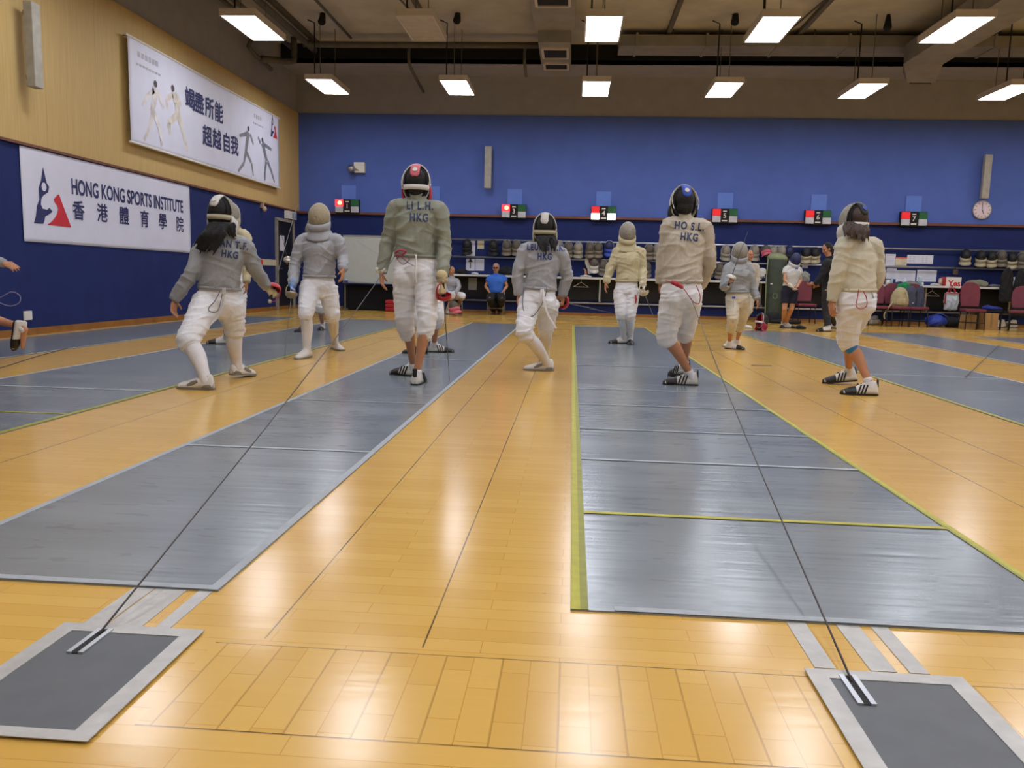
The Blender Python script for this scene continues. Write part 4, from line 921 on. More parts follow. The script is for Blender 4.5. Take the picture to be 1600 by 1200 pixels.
        voxel_object('tee_shirt' if sleeve < 1 else 'jacket', j, jacket, root, .0085, 3, .5, wr=(wrj*.8*k, 34/k, 15, (head[0] % 7)+.3))
        if sleeve >= 2:
            c = MB()
            c.loft([hemp-EZ*.004, hemp+(Nk-hemp).normalized()*.022*k], [.1565*k*wide*girth]*2, [.120*k*belly*girth]*2, side=hd_, n=24, round_=False); c.build('jacket_hem', jacket, root, True)
            for i in (0, 1):
                d = (W_[i]-E[i]).normalized(); MB().loft([W_[i]-d*.02*k, W_[i]+d*.012*k], [.045*k, .043*k], n=14, round_=False).build('cuff', gloves[i] or jacket, root, True)
    # --- lower garment
    if legs:
        g = MB(); g.loft([Pv-EZ*.09*k, Pv-EZ*.03*k, Pv+(Nk-Pv).normalized()*.05*k, hemp+(Nk-Pv).normalized()*.03*k], [.10*k*wide, .165*k*wide, .158*k*wide, .142*k*wide], [.10*k, .125*k, .115*k*belly, .10*k*belly], side=hd_, n=20, sub=3)
        for i in (0, 1):
            g.ell(Hp[i]-fwd*.045*k-EZ*.01*k, (.082*k, .082*k, .10*k))
            kn2 = K_[i].lerp(A_[i], max(0, min(.97, legto-1)))
            if legto <= 1: pts = [Hp[i]+EZ*.02, Hp[i].lerp(K_[i], legto*.5), Hp[i].lerp(K_[i], legto)]; rr = [.105, .10, .095*legflare]
            elif legto < 1.5: pts = [Hp[i]+EZ*.02, Hp[i].lerp(K_[i], .3), Hp[i].lerp(K_[i], .7), K_[i], K_[i].lerp(kn2, .75), kn2]; rr = [.108, .104*thigh, .092*thigh, .082*legflare, .075*legflare, .064*legflare]
            else: pts = [Hp[i]+EZ*.02, Hp[i].lerp(K_[i], .4), K_[i], K_[i].lerp(kn2, .6), kn2]; rr = [.105, .10, .085*legflare, .075*legflare, .07*legflare]
            g.loft(pts, [r*k*legw for r in rr], n=16, sub=3, round_=False)
        voxel_object({True: 'shorts', False: 'trousers' if legto > 1.6 and legs in ('blackcloth', 'greycloth') else 'breeches'}[legto <= 1], g, legs, root, .0085, 3, .5, wr=(wrb*.75*k, 52/k, 13, (head[0] % 5)+.7))
    if legs and 1.05 < legto < 1.45:
        for i in (0, 1):
            d = (A_[i]-K_[i]).normalized(); c = K_[i].lerp(A_[i], legto-1); MB().loft([c-d*.025*k, c+d*.012*k], [.0655*k*legw*legflare, .064*k*legw*legflare], n=18, round_=False).build('knee_cuff', legs, root, True)
    if socks:
        for i in (0, 1):
            a0 = K_[i].lerp(A_[i], sockfrom-1); a1 = K_[i].lerp(A_[i], sockfrom-1+(2-sockfrom)*.4)
            cf = [.064, .060, .045, .042] if sockfrom < 1.5 else [.041, .040, .040, .041]
            MB().loft([a0, a1-fw_[i]*.014*k*(sockfrom < 1.5), K_[i].lerp(A_[i], .8 if sockfrom < 1.5 else .93), A_[i]-EZ*.03*k], [r*k*legw for r in cf], n=16, sub=4).build('sock', socks, root, True)
    for i in (0, 1):
        if gloves[i]:
            gb = MB(); d = (W_[i]-E[i]).normalized() if handdir[i] is None else Vector(handdir[i]).normalized(); inn = (Pv-W_[i]); inn.z = 0; inn = inn.normalized(); mode = hands[i]
            tt = mode if isinstance(mode, Vector) else fwd
            gb.loft([W_[i]-d*.05*k, W_[i]+d*.0*k], [.047*k, .040*k], n=12)
            hand_geo(gb, W_[i], d, inn if abs(inn.dot(tt)) < .8 else fwd, tt, 1.3 if isinstance(mode, Vector) else .5, k*1.06, 1.)
            voxel_object('glove', gb, gloves[i], root, .007, 3, .5)
    hs = hf.cross(EZ).normalized(); hu = hs.cross(hf).normalized()
    if hairc:
        m = MB(); m.ell(Hd+hu*.028*k-hf*.016*k, (.084*k, .094*k, .098*k), (hs, hf, hu), 24, 16); m.ell(Hd-hu*.03*k-hf*.045*k, (.070*k, .058*k, .072*k), (hs, hf, hu), 20, 12)
        if hairdo:
            rnd = random.Random(int(head[0]))
            for (a, b_, c_, n_, rr_) in hairdo:
                for i in range(n_):
                    u_ = i/(n_-1); jt = lambda q: Vector((rnd.uniform(-q, q), rnd.uniform(-q, q), rnd.uniform(-q, q)))
                    pa, pb, pc = (J(q[0]).lerp(J(q[1]), u_) for q in (a, b_, c_)); e = pb+(pc-pb)*rnd.uniform(.6, 1.1)
                    m.loft([pa+jt(.006), pa.lerp(pb, .5)+jt(.008), pb+jt(.010), e+jt(.012)], [rr_, rr_*1.1, rr_*.9, rr_*.35], n=7, sub=3)
        voxel_object('hair', m, hair, root, .0055 if hairdo else .008, 1, .4)
    if face or not mask: face_parts(root, Hd, hf, k, glasses)
    if mask: build_mask(root, Hd-hu*.0+hf*.012*k, hf, hu, k*1.0, **mask)
    root['_j'] = 0; del root['_j']
    if 'redlace' in root: del root['redlace']
    return root, dict(Hd=Hd, Nk=Nk, Pv=Pv, S=S, E=E, W=W_, K=K_, A=A_, fwd=fwd, sd=sd)

def wrap(root, obj, me, O, U, V, D, off=.004):
    """project a flat mesh onto the garment obj along direction D"""
    bm = bmesh.new(); bm.from_mesh(me)
    xs = [v.co.x for v in bm.verts]; ys = [v.co.y for v in bm.verts]
    for a in np.arange(min(xs), max(xs), .012): bmesh.ops.bisect_plane(bm, geom=bm.verts[:]+bm.edges[:]+bm.faces[:], plane_co=(a, 0, 0), plane_no=(1, 0, 0))
    for a in np.arange(min(ys), max(ys), .012): bmesh.ops.bisect_plane(bm, geom=bm.verts[:]+bm.edges[:]+bm.faces[:], plane_co=(0, a, 0), plane_no=(0, 1, 0))
    bm.to_mesh(me); bm.free()
    tree = BVHTree.FromPolygons([v.co.copy() for v in obj.data.vertices], [tuple(p.vertices) for p in obj.data.polygons])
    last = None
    for v in me.vertices:
        p = O+U*v.co.x+V*v.co.y; h = tree.ray_cast(p-D*1.0, D, 2.0)[0]
        if h is not None: last = h
        v.co = (h if h is not None else p)-D*off
def back_letters(root, px, py, Y, lines, hpx, m='backink', slant=0.0, wid=None):
    jk = [o for o in root.children if o.name.startswith('jacket') and not o.name.startswith('jacket_hem')][0]
    D = ray(px, py).normalized(); D.z = 0; D.normalize(); U = Vector((D.y, -D.x, 0)); V = EZ.copy()
    U = (U-EZ*slant).normalized(); V = (V+Vector((D.y, -D.x, 0))*slant).normalized()
    for i, (s, dx) in enumerate(lines):
        sz = hpx*PXM(Y)/.70; me = text_mesh(s, sz, bold=.0034, sx=.72, space=1.22)
        O = P(px+dx, py+i*hpx*1.55, Y); wrap(root, jk, me, O, U, V, D)
        o = bpy.data.objects.new('lettering', me); C.objects.link(o); me.materials.append(M[m]); o.parent = root; o.matrix_parent_inverse = root.matrix_basis.inverted()
def cord(root, pts, r, m, name='body_cord'):
    return MB().tube([P(*q) for q in pts], r, 6, sub=5).build(name, m, root, True)
M['backink'] = mat('lettering_blue_grey', '33405e', .8, var=.25, scale=30)
M['backink2'] = mat('lettering_blue', '2c3f70', .8, var=.25, scale=30)
DN = Vector((0, 0, -1))
def V3(*a): return Vector(a).normalized()

# tall fencer seen from behind, left of centre
Y = 6.75
r, j = person('tall fencer seen from behind in grey lame jacket, red mask tongue and bare calves', Y, 1.03, 92, (651, 287), (652, 312), [(619, 323), (686, 327)], [(607, 374, .02), (694, 381, .0)], [(596, 424, -.03), (691, 438, -.12)], None,
   (649.5, 420), [(633, 430), (665, 430)], [(632, 500, .05), (668, 499, -.1)], [(631, 587, 158), (655, 599, 88)], jacket='lame2', hem=(648.5, 402), legto=1.32, legflare=1.03, thigh=1.04,
   sockfrom=1.95, legw=.93, shoes='stripes', mask=dict(bowl='mesh_dark', bib='bib_red', tongue='bib_pink', badge='bib_white', trim='bib_white', wires=True), facetilt=0.0, handdir=(V3(.05, -.05, -1), V3(.1, .05, -1)),
   hands=('relaxed', V3(.2, .35, -.9)), gloves=(None, 'glovecream'), wide=1.09, girth=1.02, wrj=.0065, wrb=.005)
back_letters(r, 656, 323.5, Y, [('LI L.H.', 0), ('HKG', -1.5)], 12)
MB().box(j['W'][0]+EZ*.01, (.09, .09, .045)).build('wrist_band', 'glove', r, True, bevel=.015)
H = j['W'][1]+V3(.1, .05, -1)*.09
sabre('sabre with red bell guard hanging from the right hand of the tall fencer', H, V3(.03, .35, -1), 'redp')
cord(r, [(620, 393, Y-.17), (628, 398, Y-.18), (621, 404, Y-.17), (630, 413, Y-.16), (640, 404, Y-.17), (625, 399, Y-.17), (636, 409, Y-.16), (648, 416, Y-.15)], .003, 'purplecord')
cord(r, [(617, 396, Y-.16), (624, 391, Y-.18), (634, 393, Y-.18), (626, 399, Y-.17), (618, 399, Y-.17)], .008, 'redcord', 'cord_plug')
cord(r, [(650, 398, Y-.16), (650, 410, Y-.17), (649, 428, Y-.17), (650, 442, Y-.13)], .006, 'breech', 'belt_tail')
BELT_L = P(620, 396, Y-.17)

# her opponent hidden behind: fencer facing us
person('fencer mostly hidden behind the tall one, striped shoes pointing right', 9.3, .98, -80, (668, 333), (667, 352), [(648, 362), (686, 362)], [(641, 392), (693, 394, -.05)], [(645, 420, -.2), (684, 420, -.25)], None,
   (667, 432), [(656, 440), (679, 440)], [(652, 492, -.1), (684, 493, -.1)], [(647, 553, 190), (691, 551, 8)], jacket='lame', legto=1.3, sockfrom=1.9, shoes=('black', 'stripes'), mask=dict(bowl='mesh_grey', bib='bib_grey'), vox=.009)

# fencer at left, dark hair, lunging stance, from behind
Y = 6.4
r, j = person('fencer with long dark side hair seen from behind in a wide stance, left', Y, .98, 80, (345, 334), (347, 366), [(318, 384, .0), (381, 383, .05)], [(299, 428, -.1), (401, 424, .15)], [(273, 467, -.12), (416, 447, .3)], None,
   (341, 468), [(323, 474, -.05), (359, 474, .05)], [(294, 531, -.35), (366, 512, .15)], [(304, 608, 176), (381, 589, 72, .1)], jacket='lame', hem=(343, 452), legto=1.18, sockfrom=1.08, legflare=1.05, shoes='grey', legw=1.08,
   mask=dict(bowl='mesh_grey', bib='bib_white', tongue='bib_white', badge='glove', strap='bib_cream', trim='bib_grey'), facetilt=-.05,
   hairdo=[(((328, 350, -.13), (358, 350, -.11)), ((314, 368, -.17), (348, 368, -.16)), ((302, 386, -.13), (333, 398, -.17)), 26, .014), (((332, 350, -.10), (350, 350, -.09)), ((322, 366, -.14), (344, 368, -.13)), ((307, 390, -.11), (325, 396, -.13)), 16, .015), (((352, 350, -.10), (364, 350, -.06)), ((357, 360, -.09), (367, 360, -.05)), ((360, 368, -.07), (368, 372, -.04)), 10, .013)],
   hands=('relaxed', V3(-.1, .3, 1)), handdir=(V3(-.1, -.1, -1), V3(.5, .3, -.6)), gloves=(None, 'glovecream'), wide=1.06, girth=1.05, wrj=.0075, wrb=.007)
back_letters(r, 360, 382, Y, [('CHAN T.F.', -3), ('HKG', -1)], 10.5, slant=.12)
H = j['W'][1]+V3(.5, .3, -.6)*.07
sabre('sabre with dark red bell guard held out by the fencer at left', H, V3(.12, .5, 1), 'redp', L=.82)
Yb = Y-.17
cord(r, [(345, 453, Yb), (336, 470, Yb-.01), (327, 480, Yb-.02), (327, 486, Yb-.03), (336, 488, Yb-.03), (342, 482, Yb-.02), (346, 466, Yb), (348, 455, Yb)], .004, 'greycord')
MB().loft([P(350, 452, Yb), P(350, 462, Yb), P(348, 478, Yb), P(342, 492, Yb), P(331, 504, Yb), P(313, 522, Yb-.05)], [.012]*6, [.003]*6, side=EX, n=8, sub=3).build('belt_tail', 'breech', r, True)
MB().box(P(350, 455, Yb), (.03, .012, .05)).build('buckle', 'bib_white', r, bevel=.004)
MB().ell(P(324, 463, Y-.13), (.018, .008, .018)).build('hip_patch', 'bib_pink', r, True)

# partner behind her
person('fencer in cream jacket mostly hidden behind the long-haired fencer at left', 9.4, .97, -85, (360, 336), (361, 354), [(343, 366), (383, 368)], [(338, 398), (387, 408, -.1)], [(343, 428, -.2), (385, 440, -.2)], None,
   (361, 436), [(351, 442), (372, 442)], [(350, 490, -.1), (373, 492, -.1)], [(341, 538, 200), (357, 530, -60)], jacket='cream', legto=1.2, sockfrom=1.9, shoes='whiteblack', mask=dict(bowl='mesh_grey', bib='bib_cream'), vox=.009, handdir=(None, V3(0, 0, -1)))

# masked fencer facing us in grey, left of centre
Y = 8.8
r, j = person('fencer facing the camera in grey lame jacket with beige mesh mask and lowered sabre', Y, 1.02, -88, (499, 340), (500, 366), [(474, 375), (526, 375)], [(461, 412, -.05), (536, 404, .0)], [(457, 445, -.2), (536, 420, -.25)], None,
   (498.5, 444), [(484, 450, -.05), (512, 450, .05)], [(478, 490, -.35), (520, 492, .1)], [(473, 560, 262), (528, 547, -52)], jacket='lame3', hem=(499, 433), legto=1.12, sockfrom=1.08, legflare=1.0, shoes='white',
   mask=dict(bowl=mat('mask_mesh_beige', '9a8e74', .6, metal=.2, var=.15, scale=40, bump=.4, bscale=300), bib='lame3', bibflare=1.05), hands=(V3(0, -.6, -1), 'relaxed'), handdir=(V3(0, -.3, -1), V3(0, -.3, -1)), gloves=('gloveblue', None), wide=1.05, girth=1.1, wrj=.008, facetilt=-.1)
H = j['W'][0]+V3(0, -.3, -1)*.07
sabre('sabre pointing down with bronze guard held by the grey fencer facing us', H, V3(.02, -.42, -1), 'guardtan', L=.80)
m = MB(); q = P(475, 451, Y-.16)
m.tube([q, q+Vector((.03, -.01, -.03)), q+Vector((.06, 0, -.06)), q+Vector((.02, 0, -.08))], .006, 5, sub=3); m.tube([q+Vector((0, 0, -.05)), q+Vector((.04, -.01, -.04)), q+Vector((.07, 0, -.01))], .006, 5, sub=3)
m.build('thigh_emblem', 'redcord', r, True)

# opponent behind him (bare legs, white shoes)
r, j = person('fencer hidden behind the grey facing fencer, only bare legs and shoes in view', 12.3, .97, -92, (489, 360), (489, 373), [(474, 382), (504, 382)], [(462, 402, -.1), (511, 402)], [(458, 412, -.3), (508, 420, -.2)], None,
   (489, 436), [(481, 442), (498, 442)], [(476, 478, -.1), (500, 478, -.1)], [(469, 519, 255), (502, 516, -85)], jacket='lame', legto=1.2, sockfrom=1.9, shoes=('black', 'whiteblack'), mask=dict(bowl='mesh_grey', bib='bib_grey'),
   vox=.009, hands=(V3(-.1, -.4, .8), 'relaxed'), handdir=(V3(-.6, -.6, .2), None))
sabre('sabre with polished steel guard raised beside the elbow of the grey facing fencer', P(450.5, 409, 11.9), V3(-.02, -.5, .8), 'guardsteel', L=.5)

# centre fencer from behind, side hair
Y = 7.85
r, j = person('fencer seen from behind in the middle, white mask tongue and long loose belt strap', Y, .98, 88, (851.5, 357), (851, 380), [(822, 389), (876, 396)], [(809, 428, -.02), (886, 431, .05)], [(810, 460, -.02), (879, 461, .08)], None,
   (842, 466), [(827, 472), (857, 474)], [(819, 519, -.2), (853, 510, .15)], [(840, 579, 176), (850, 566, 100)], jacket='lame3', hem=(844, 452), legto=1.18, sockfrom=1.1, shoes='grey', legw=1.04, redlace=True,
   mask=dict(bowl='mesh_grey', bib='bib_cream', tongue='bib_white', badge='glove', strap='bib_cream', wires=False), facetilt=.06,
   hairdo=[(((838, 370, -.11), (860, 370, -.11)), ((842, 380, -.16), (855, 380, -.16)), ((846, 394, -.17), (852, 396, -.17)), 16, .013), (((856, 370, -.10), (868, 370, -.07)), ((862, 381, -.13), (870, 380, -.10)), ((864, 394, -.14), (869, 392, -.11)), 10, .012)],
   hands=('relaxed', V3(-.6, .4, -.6)), handdir=(V3(0, 0, -1), V3(-.2, .2, -1)), wide=1.03, girth=1.04, wrj=.0065, wrb=.007)
back_letters(r, 852, 387.5, Y, [('LEUNG Y.K.', 1), ('HKG', -1)], 9.2, 'backink2')
H = j['W'][1]+V3(-.2, .2, -1)*.07
sabre('sabre with red guard held low at the right thigh of the middle fencer', H, V3(.75, .5, -.15), 'redp', L=.3)
Yb = Y-.16
cord(r, [(822, 447, Yb), (818, 456, Yb), (817, 480, Yb), (824, 492, Yb-.02), (834, 493, Yb-.03), (845, 478, Yb-.02), (852, 462, Yb), (854, 450, Yb)], .0045, 'greycord')
MB().loft([P(846, 452, Yb-.02), P(845, 464, Yb-.02), P(844, 474, Yb-.01)], [.012]*3, [.004]*3, side=EX, n=8).build('belt_tail', 'breech', r, True)
MB().loft([P(848.5, 452, Yb-.02), P(850, 470, Yb-.03), P(856, 492, Yb-.04), P(869, 513, Yb-.04)], [.011]*4, [.004]*4, side=EX, n=8, sub=3).build('belt_tail', 'breech', r, True)

# cream fencer facing us
Y = 11.6
r, j = person('fencer facing the camera in a cream jacket and grey mask on the wide piste', Y, 1.0, -85, (980.5, 364), (981, 387), [(966, 392), (1000, 393)], [(954, 419, .0), (1003.5, 420, 0)], [(947, 441, -.05), (1004.5, 446, -.1)], None,
   (979, 451), [(970, 455), (988, 455)], [(970, 490, -.05), (985, 492, -.05)], [(965, 537, 205), (984.5, 538, 268)], jacket='cream', hem=(980, 440), legto=1.3, sockfrom=1.25, legflare=.95, shoes='whiteblack',
   mask=dict(bowl='mesh_grey', bib='cream', bibflare=1.1), hands=('relaxed', V3(.2, -.5, -1)), handdir=(V3(-.1, -.1, -1), V3(.1, -.3, -1)), gloves=(None, 'glove'), facetilt=-.25, girth=1.08, wrj=.008, vox=.0075)
H = j['W'][1]+V3(.1, -.3, -1)*.07
sabre('sabre with cream guard pointing down to the right in the hand of the cream fencer', H, V3(.42, -.2, -1), 'guardcream', L=.85)
MB().loft([P(993, 461, Y-.12), P(994, 468, Y-.12), P(993, 474, Y-.12)], [.012, .016, .008], [.006]*3, side=EX, n=8).build('thigh_emblem', 'redcord', r, True)
for (px, py, dx) in ((969, 506, 0), (985.5, 509, 0)): MB().box(P(px, py, Y-.09), (.045, .02, .10)).build('sock_patch', mat('sock_patch_grey', '8a9294', .8), r, bevel=.006)

# fencer with plug cord, right of centre, from behind
Y = 6.95
r, j = person('fencer seen from behind in off-white jacket with blue mask tongue and red plug cord', Y, 1.0, 98, (1068, 318), (1069, 342), [(1047, 350), (1100, 355)], [(1038, 398, .02), (1108, 410, .05)], [(1032, 441, .05), (1095, 446, .3)], None,
   (1065, 456), [(1052, 463), (1078, 463)], [(1041, 527, .12), (1070, 518, .25)], [(1061, 602, 181), (1060, 590, 120, .15)], jacket='offwhite', hem=(1066, 441), legto=1.13, legflare=1.08, thigh=1.05, sockfrom=1.9, shoes='stripes',
   mask=dict(bowl='bib_white', bib='bib_black', tongue='bib_blue', badge='glove', trim='bib_cream', strap=None, wires=True), hair='hairblack', facetilt=.0, hands=('fist', V3(.2, .5, .7)), handdir=(V3(.1, .1, -1), V3(-.3, .5, .2)), wide=1.07, girth=1.04, wrj=.007, wrb=.0055, legw=1.0)
back_letters(r, 1076, 355, Y, [('HO S.L.', 1), ('HKG', 1)], 11, 'backink', slant=.06)
Yb = Y-.18
MB().loft([P(1050, 441, Yb), P(1058, 444, Yb-.01), P(1066, 449, Yb)], [.016, .02, .014], [.012]*3, side=EZ, n=8).build('cord_plug', 'redp', r, True)
cord(r, [(1040, 438, Yb), (1050, 442, Yb), (1066, 449, Yb), (1076, 462, Yb), (1084, 472, Yb), (1092, 474, Yb), (1094, 462, Yb), (1088, 446, Yb+.02)], .0035, 'redcord')
cord(r, [(1072, 444, Yb), (1082, 442, Yb), (1088, 438, Yb+.03)], .003, 'greycord')
BELT_R = P(1080, 466, Y-.16)

# child facing us holding sabre upright
Y = 11.2
r, j = person('small fencer facing the camera in grey lame holding a sabre upright', Y, .90, -95, (1156, 394), (1154, 413), [(1139, 418), (1168, 418)], [(1131, 448, -.1), (1176, 448, 0)], [(1139, 444, -.35), (1183, 467, -.05)], None,
   (1152, 465), [(1144, 469), (1161, 469)], [(1145, 496, -.1), (1160, 494, .2)], [(1149, 546, 330), (1142, 542, 200)], jacket='lame', hem=(1152, 457), legs='breech2', legto=1.5, legflare=1.05, sockfrom=1.92, shoes=('whiteblack', 'white'),
   mask=dict(bowl='mesh_grey', bib='lame3', bibflare=1.15), hands=(V3(.2, -.1, 1), 'relaxed'), handdir=(V3(.1, -.5, .7), V3(.2, 0, -1)), facetilt=-.2, girth=1.12, wide=1.06, wrj=.006, vox=.0075)
sabre('sabre with shiny steel guard held upright in front of the small fencer', j['W'][0]+V3(.1, -.5, .7)*.06, V3(.27, -.12, 1), 'guardsteel', L=.50)
MB().box(P(1146.5, 465, Y-.14), (.045, .012, .03)).build('hip_badge', 'bib_blue', r, bevel=.005)
m = MB(); m.tube([P(1146, 468, Y-.14), P(1146, 485, Y-.14), P(1145, 505, Y-.16)], .003, 5); m.build('trouser_seam', 'greycord', r)

# person behind the child
person('dark-haired person in cream breeches half hidden behind the small fencer', 16.9, .98, -60, (1170, 399), (1168, 411), [(1158, 416), (1181, 416)], [(1153, 434), (1183, 436)], [(1157, 452, -.1), (1180, 455, -.1)], None,
   (1166, 455), [(1160, 458), (1172, 458)], [(1159, 484), (1170, 484)], [(1151, 512, 220), (1165, 513, -10)], jacket='offwhite', legs='breech2', legto=1.5, sockfrom=1.6, shoes='white', skin='skin', mask=None, vox=.009)

# masked woman in tee and shorts
Y = 17.1
r, j = person('person in white T-shirt and black shorts wearing a navy mask, hands together', Y, .95, -75, (1242, 405), (1239, 417), [(1229, 420), (1248, 421)], [(1226, 437, -.1), (1251, 438, -.05)], [(1236, 447, -.22), (1246, 447, -.22)], None,
   (1234, 454), [(1228, 457), (1240, 457)], [(1226, 482, -.05), (1237, 482, 0)], [(1222, 512.5, 250), (1235, 513, -35)], jacket='teew', sleeve=.5, legs='navycloth', legto=.68, legflare=1.1, hem=(1236, 447), sockfrom=1.9, shoes='whiteblack', skin='skin2',
   mask=dict(bowl='mesh_navy', bib='bib_white', trim='bib_black', strap=None), facetilt=-.45, gloves=('glove', None), handdir=(V3(.5, -.3, -.5), V3(-.5, -.3, -.6)), vox=.0085, wrj=.005, wrb=.004, girth=1.1, wide=1.05)
MB().box(P(1245, 419.5, Y-.16), (.05, .02, .03)).build('chest_badge', 'bib_blue', r, bevel=.004)

# person in black
person('person in black sweater and dark trousers bending over the counter', 16.8, 1.03, 190, (1293, 389), (1296, 404), [(1291, 411, -.18), (1300, 410, .18)], [(1284, 430, -.22), (1296, 432, .18)], [(1273, 444, -.2), (1281, 446, .2)], None,
   (1295, 450), [(1293, 455, -.09), (1298, 455, .09)], [(1291, 485, -.08), (1299, 485, .08)], [(1286, 518, 195), (1297, 513, 150)], jacket='blackcloth', hem=(1295, 448), legs='greycloth', legto=1.92, legflare=.95, sockfrom=1.9, shoes='whiteblack', skin='skin',
   mask=None, vox=.0085, facetilt=-.4, handdir=(V3(-1, 0, -.1), V3(-1, 0, -.2)), hairdo=[(((1292, 380, -.03), (1299, 382, .03)), ((1296, 388, -.04), (1301, 388, .04)), ((1297, 396, -.04), (1302, 397, .04)), 14, .014)], girth=1.05)

# right fencer from behind, brown hair
Y = 6.95
r, j = person('long-haired fencer seen from behind in an ivory jacket with black mask tongue, right', Y, .98, 112, (1337, 345), (1343, 371), [(1321, 380, -.05), (1366, 383, .02)], [(1307, 432, -.05), (1372, 434, .1)], [(1300, 468, -.02), (1360, 458, .35)], None,
   (1338, 468), [(1327, 474), (1348, 474)], [(1325, 534, .12), (1322, 528, .45)], [(1340, 617, 180), (1310, 600, 172, .12)], jacket='ivory', hem=(1339, 455), legto=1.12, legflare=1.1, thigh=1.08, sockfrom=1.88, shoes='stripes', hair='hairbrown',
   mask=dict(bowl='mesh_grey', bib='bib_white', tongue='mesh_black', badge='bib_blue', trim='bib_grey', strap='bib_white'), facetilt=.02,
   hairdo=[(((1322, 348, -.11), (1354, 350, -.06)), ((1319, 360, -.15), (1356, 362, -.11)), ((1318, 370, -.16), (1357, 378, -.13)), 26, .013), (((1326, 348, -.08), (1352, 350, -.04)), ((1326, 360, -.11), (1353, 364, -.08)), ((1328, 368, -.12), (1352, 374, -.10)), 18, .014)],
   hands=('relaxed', V3(.2, .5, .7)), handdir=(V3(.05, -.05, -1), V3(-.2, .6, .2)), wide=1.02, girth=1.0, wrj=.0055, wrb=.0065, legw=.98)
Yb = Y-.15
cord(r, [(1342, 452, Yb), (1340, 464, Yb), (1338, 478, Yb), (1345, 483, Yb-.02), (1354, 478, Yb), (1354, 466, Yb), (1349, 455, Yb)], .004, 'redcord')
cord(r, [(1362, 456, Yb+.05), (1365, 466, Yb+.02)], .006, 'bib_grey', 'cord_plug')
for q in (0,):
    K, A = j['K'][q], j['A'][q]; c = K.lerp(A, .125); MB().loft([c, c+(A-K).normalized()*.018], [.058, .056], n=16).build('knee_band', mat('blue_band', '2c78b8', .7), r, True)

# jumping fencer cut by the left picture edge
Y = 7.6
r, j = person('fencer leaping in at the left picture edge, only a hand and a shoe in view', Y, .98, 20, (-88, 318), (-84, 348), [(-105, 362, .1), (-62, 364, -.1)], [(-135, 400, .2), (-30, 398, -.15)], [(-150, 440, .2), (5, 411, -.2)], None,
   (-92, 450), [(-100, 458, .1), (-80, 458, -.05)], [(-120, 520, .2), (-42, 494, -.05)], [(-132, 585, 20), ('air', 24, 503, -.1, (-.15, 0, -1))], jacket='lame', legto=1.15, sockfrom=1.88, shoes=('whiteblack', 'whiteblack'), mask=dict(bowl='mesh_grey', bib='bib_grey'), handdir=(None, V3(1, 0, -.3)),
   hands=('relaxed', 'relaxed'))
MB().tube([P(-20, 470, Y-.1), P(2, 464, Y-.1), P(18, 456, Y-.1), P(31, 462, Y-.1), P(30, 473, Y-.1), P(16, 478, Y-.1), P(0, 473, Y-.1), P(-20, 462, Y-.1), P(-60, 456, Y-.1)], .004, 6, sub=5).build('body_cord', mat('cord_lilac', '8c84a8', .5), r, True)

# seated fencer at the back
Y = 19.5
r, j = person('seated fencer in grey lame holding a mask between the feet, behind the tall fencer', Y, .95, -40, (705, 423), (706, 434), [(697, 438), (714, 439)], [(694, 449, -.1), (717, 448, -.15)], [(699, 457, -.25), (712, 458, -.3)], None,
   (703, 460), [(699, 461), (708, 461)], [(707, 461, -.45), (723, 462, -.35)], [(701, 491, -60), (717, 489, -50)], jacket='lame3', legto=1.18, sockfrom=1.5, shoes='white', mask=None, vox=.009, wrj=.004, wrb=.003)
# seated man in blue
Y = 20.05
r, j = person('seated man in blue T-shirt and black trousers with grey hair and glasses', Y, 1.0, -92, (775, 419), (775, 430), [(765, 434), (787, 434)], [(759, 447, -.02), (792, 447, -.02)], [(764, 456, -.16), (786, 456, -.16)], None,
   (775, 461), [(769, 462), (781, 462)], [(766, 465, -.42), (784, 465, -.42)], [(771, 491, 268), (780.5, 491, 272)], jacket='tee', sleeve=.5, hem=(775, 457), legs='blackcloth', legto=1.9, legflare=1.2, sockfrom=1.9, shoes='brown', mask=None, hair='hairgrey',
   glasses=True, belly=1.35, wide=1.16, girth=1.1, vox=.008, skin='skin', wrj=.004, wrb=.003, handdir=(V3(.6, -.2, -.5), V3(-.6, -.2, -.5)))
# ------------------------------------------------------------------ reel cables
def cable(label, a, b, r=.0028, sag=.03):
    o = MB().tube([a, a.lerp(b, .33)-EZ*sag, a.lerp(b, .66)-EZ*sag, b], r, 6, sub=6).build('reel_cable', mat('cable_dark', '3a3230', .5), smooth=True); return tag(o, label, 'cable')
cable('dark reel cable rising from the left floor plate to the belt of the tall fencer', Vector((sl[0], sl[1], .01)), BELT_L)
cable('dark reel cable rising from the right floor plate to the red plug cord', Vector((sr[0], sr[1], .01)), BELT_R)
cable('thin cable low over the far right pistes', F(1508, 590, .02), P(1562, 538, 13.5), .004, sag=0)
o = MB().tube([F(0, 575, .02), F(60, 556, .02), F(110, 543, .02)], .004, 6).build('reel_cable', mat('cable_dark', '3a3230')); tag(o, 'thin cable on the floor between the two leftmost pistes', 'cable')
o = MB().box(F(1190, 571, .002), (.22, .03, .003)).build('tape_mark', 'navy'); tag(o, 'short dark blue tape mark on the wooden floor right of the wide piste', 'tape')

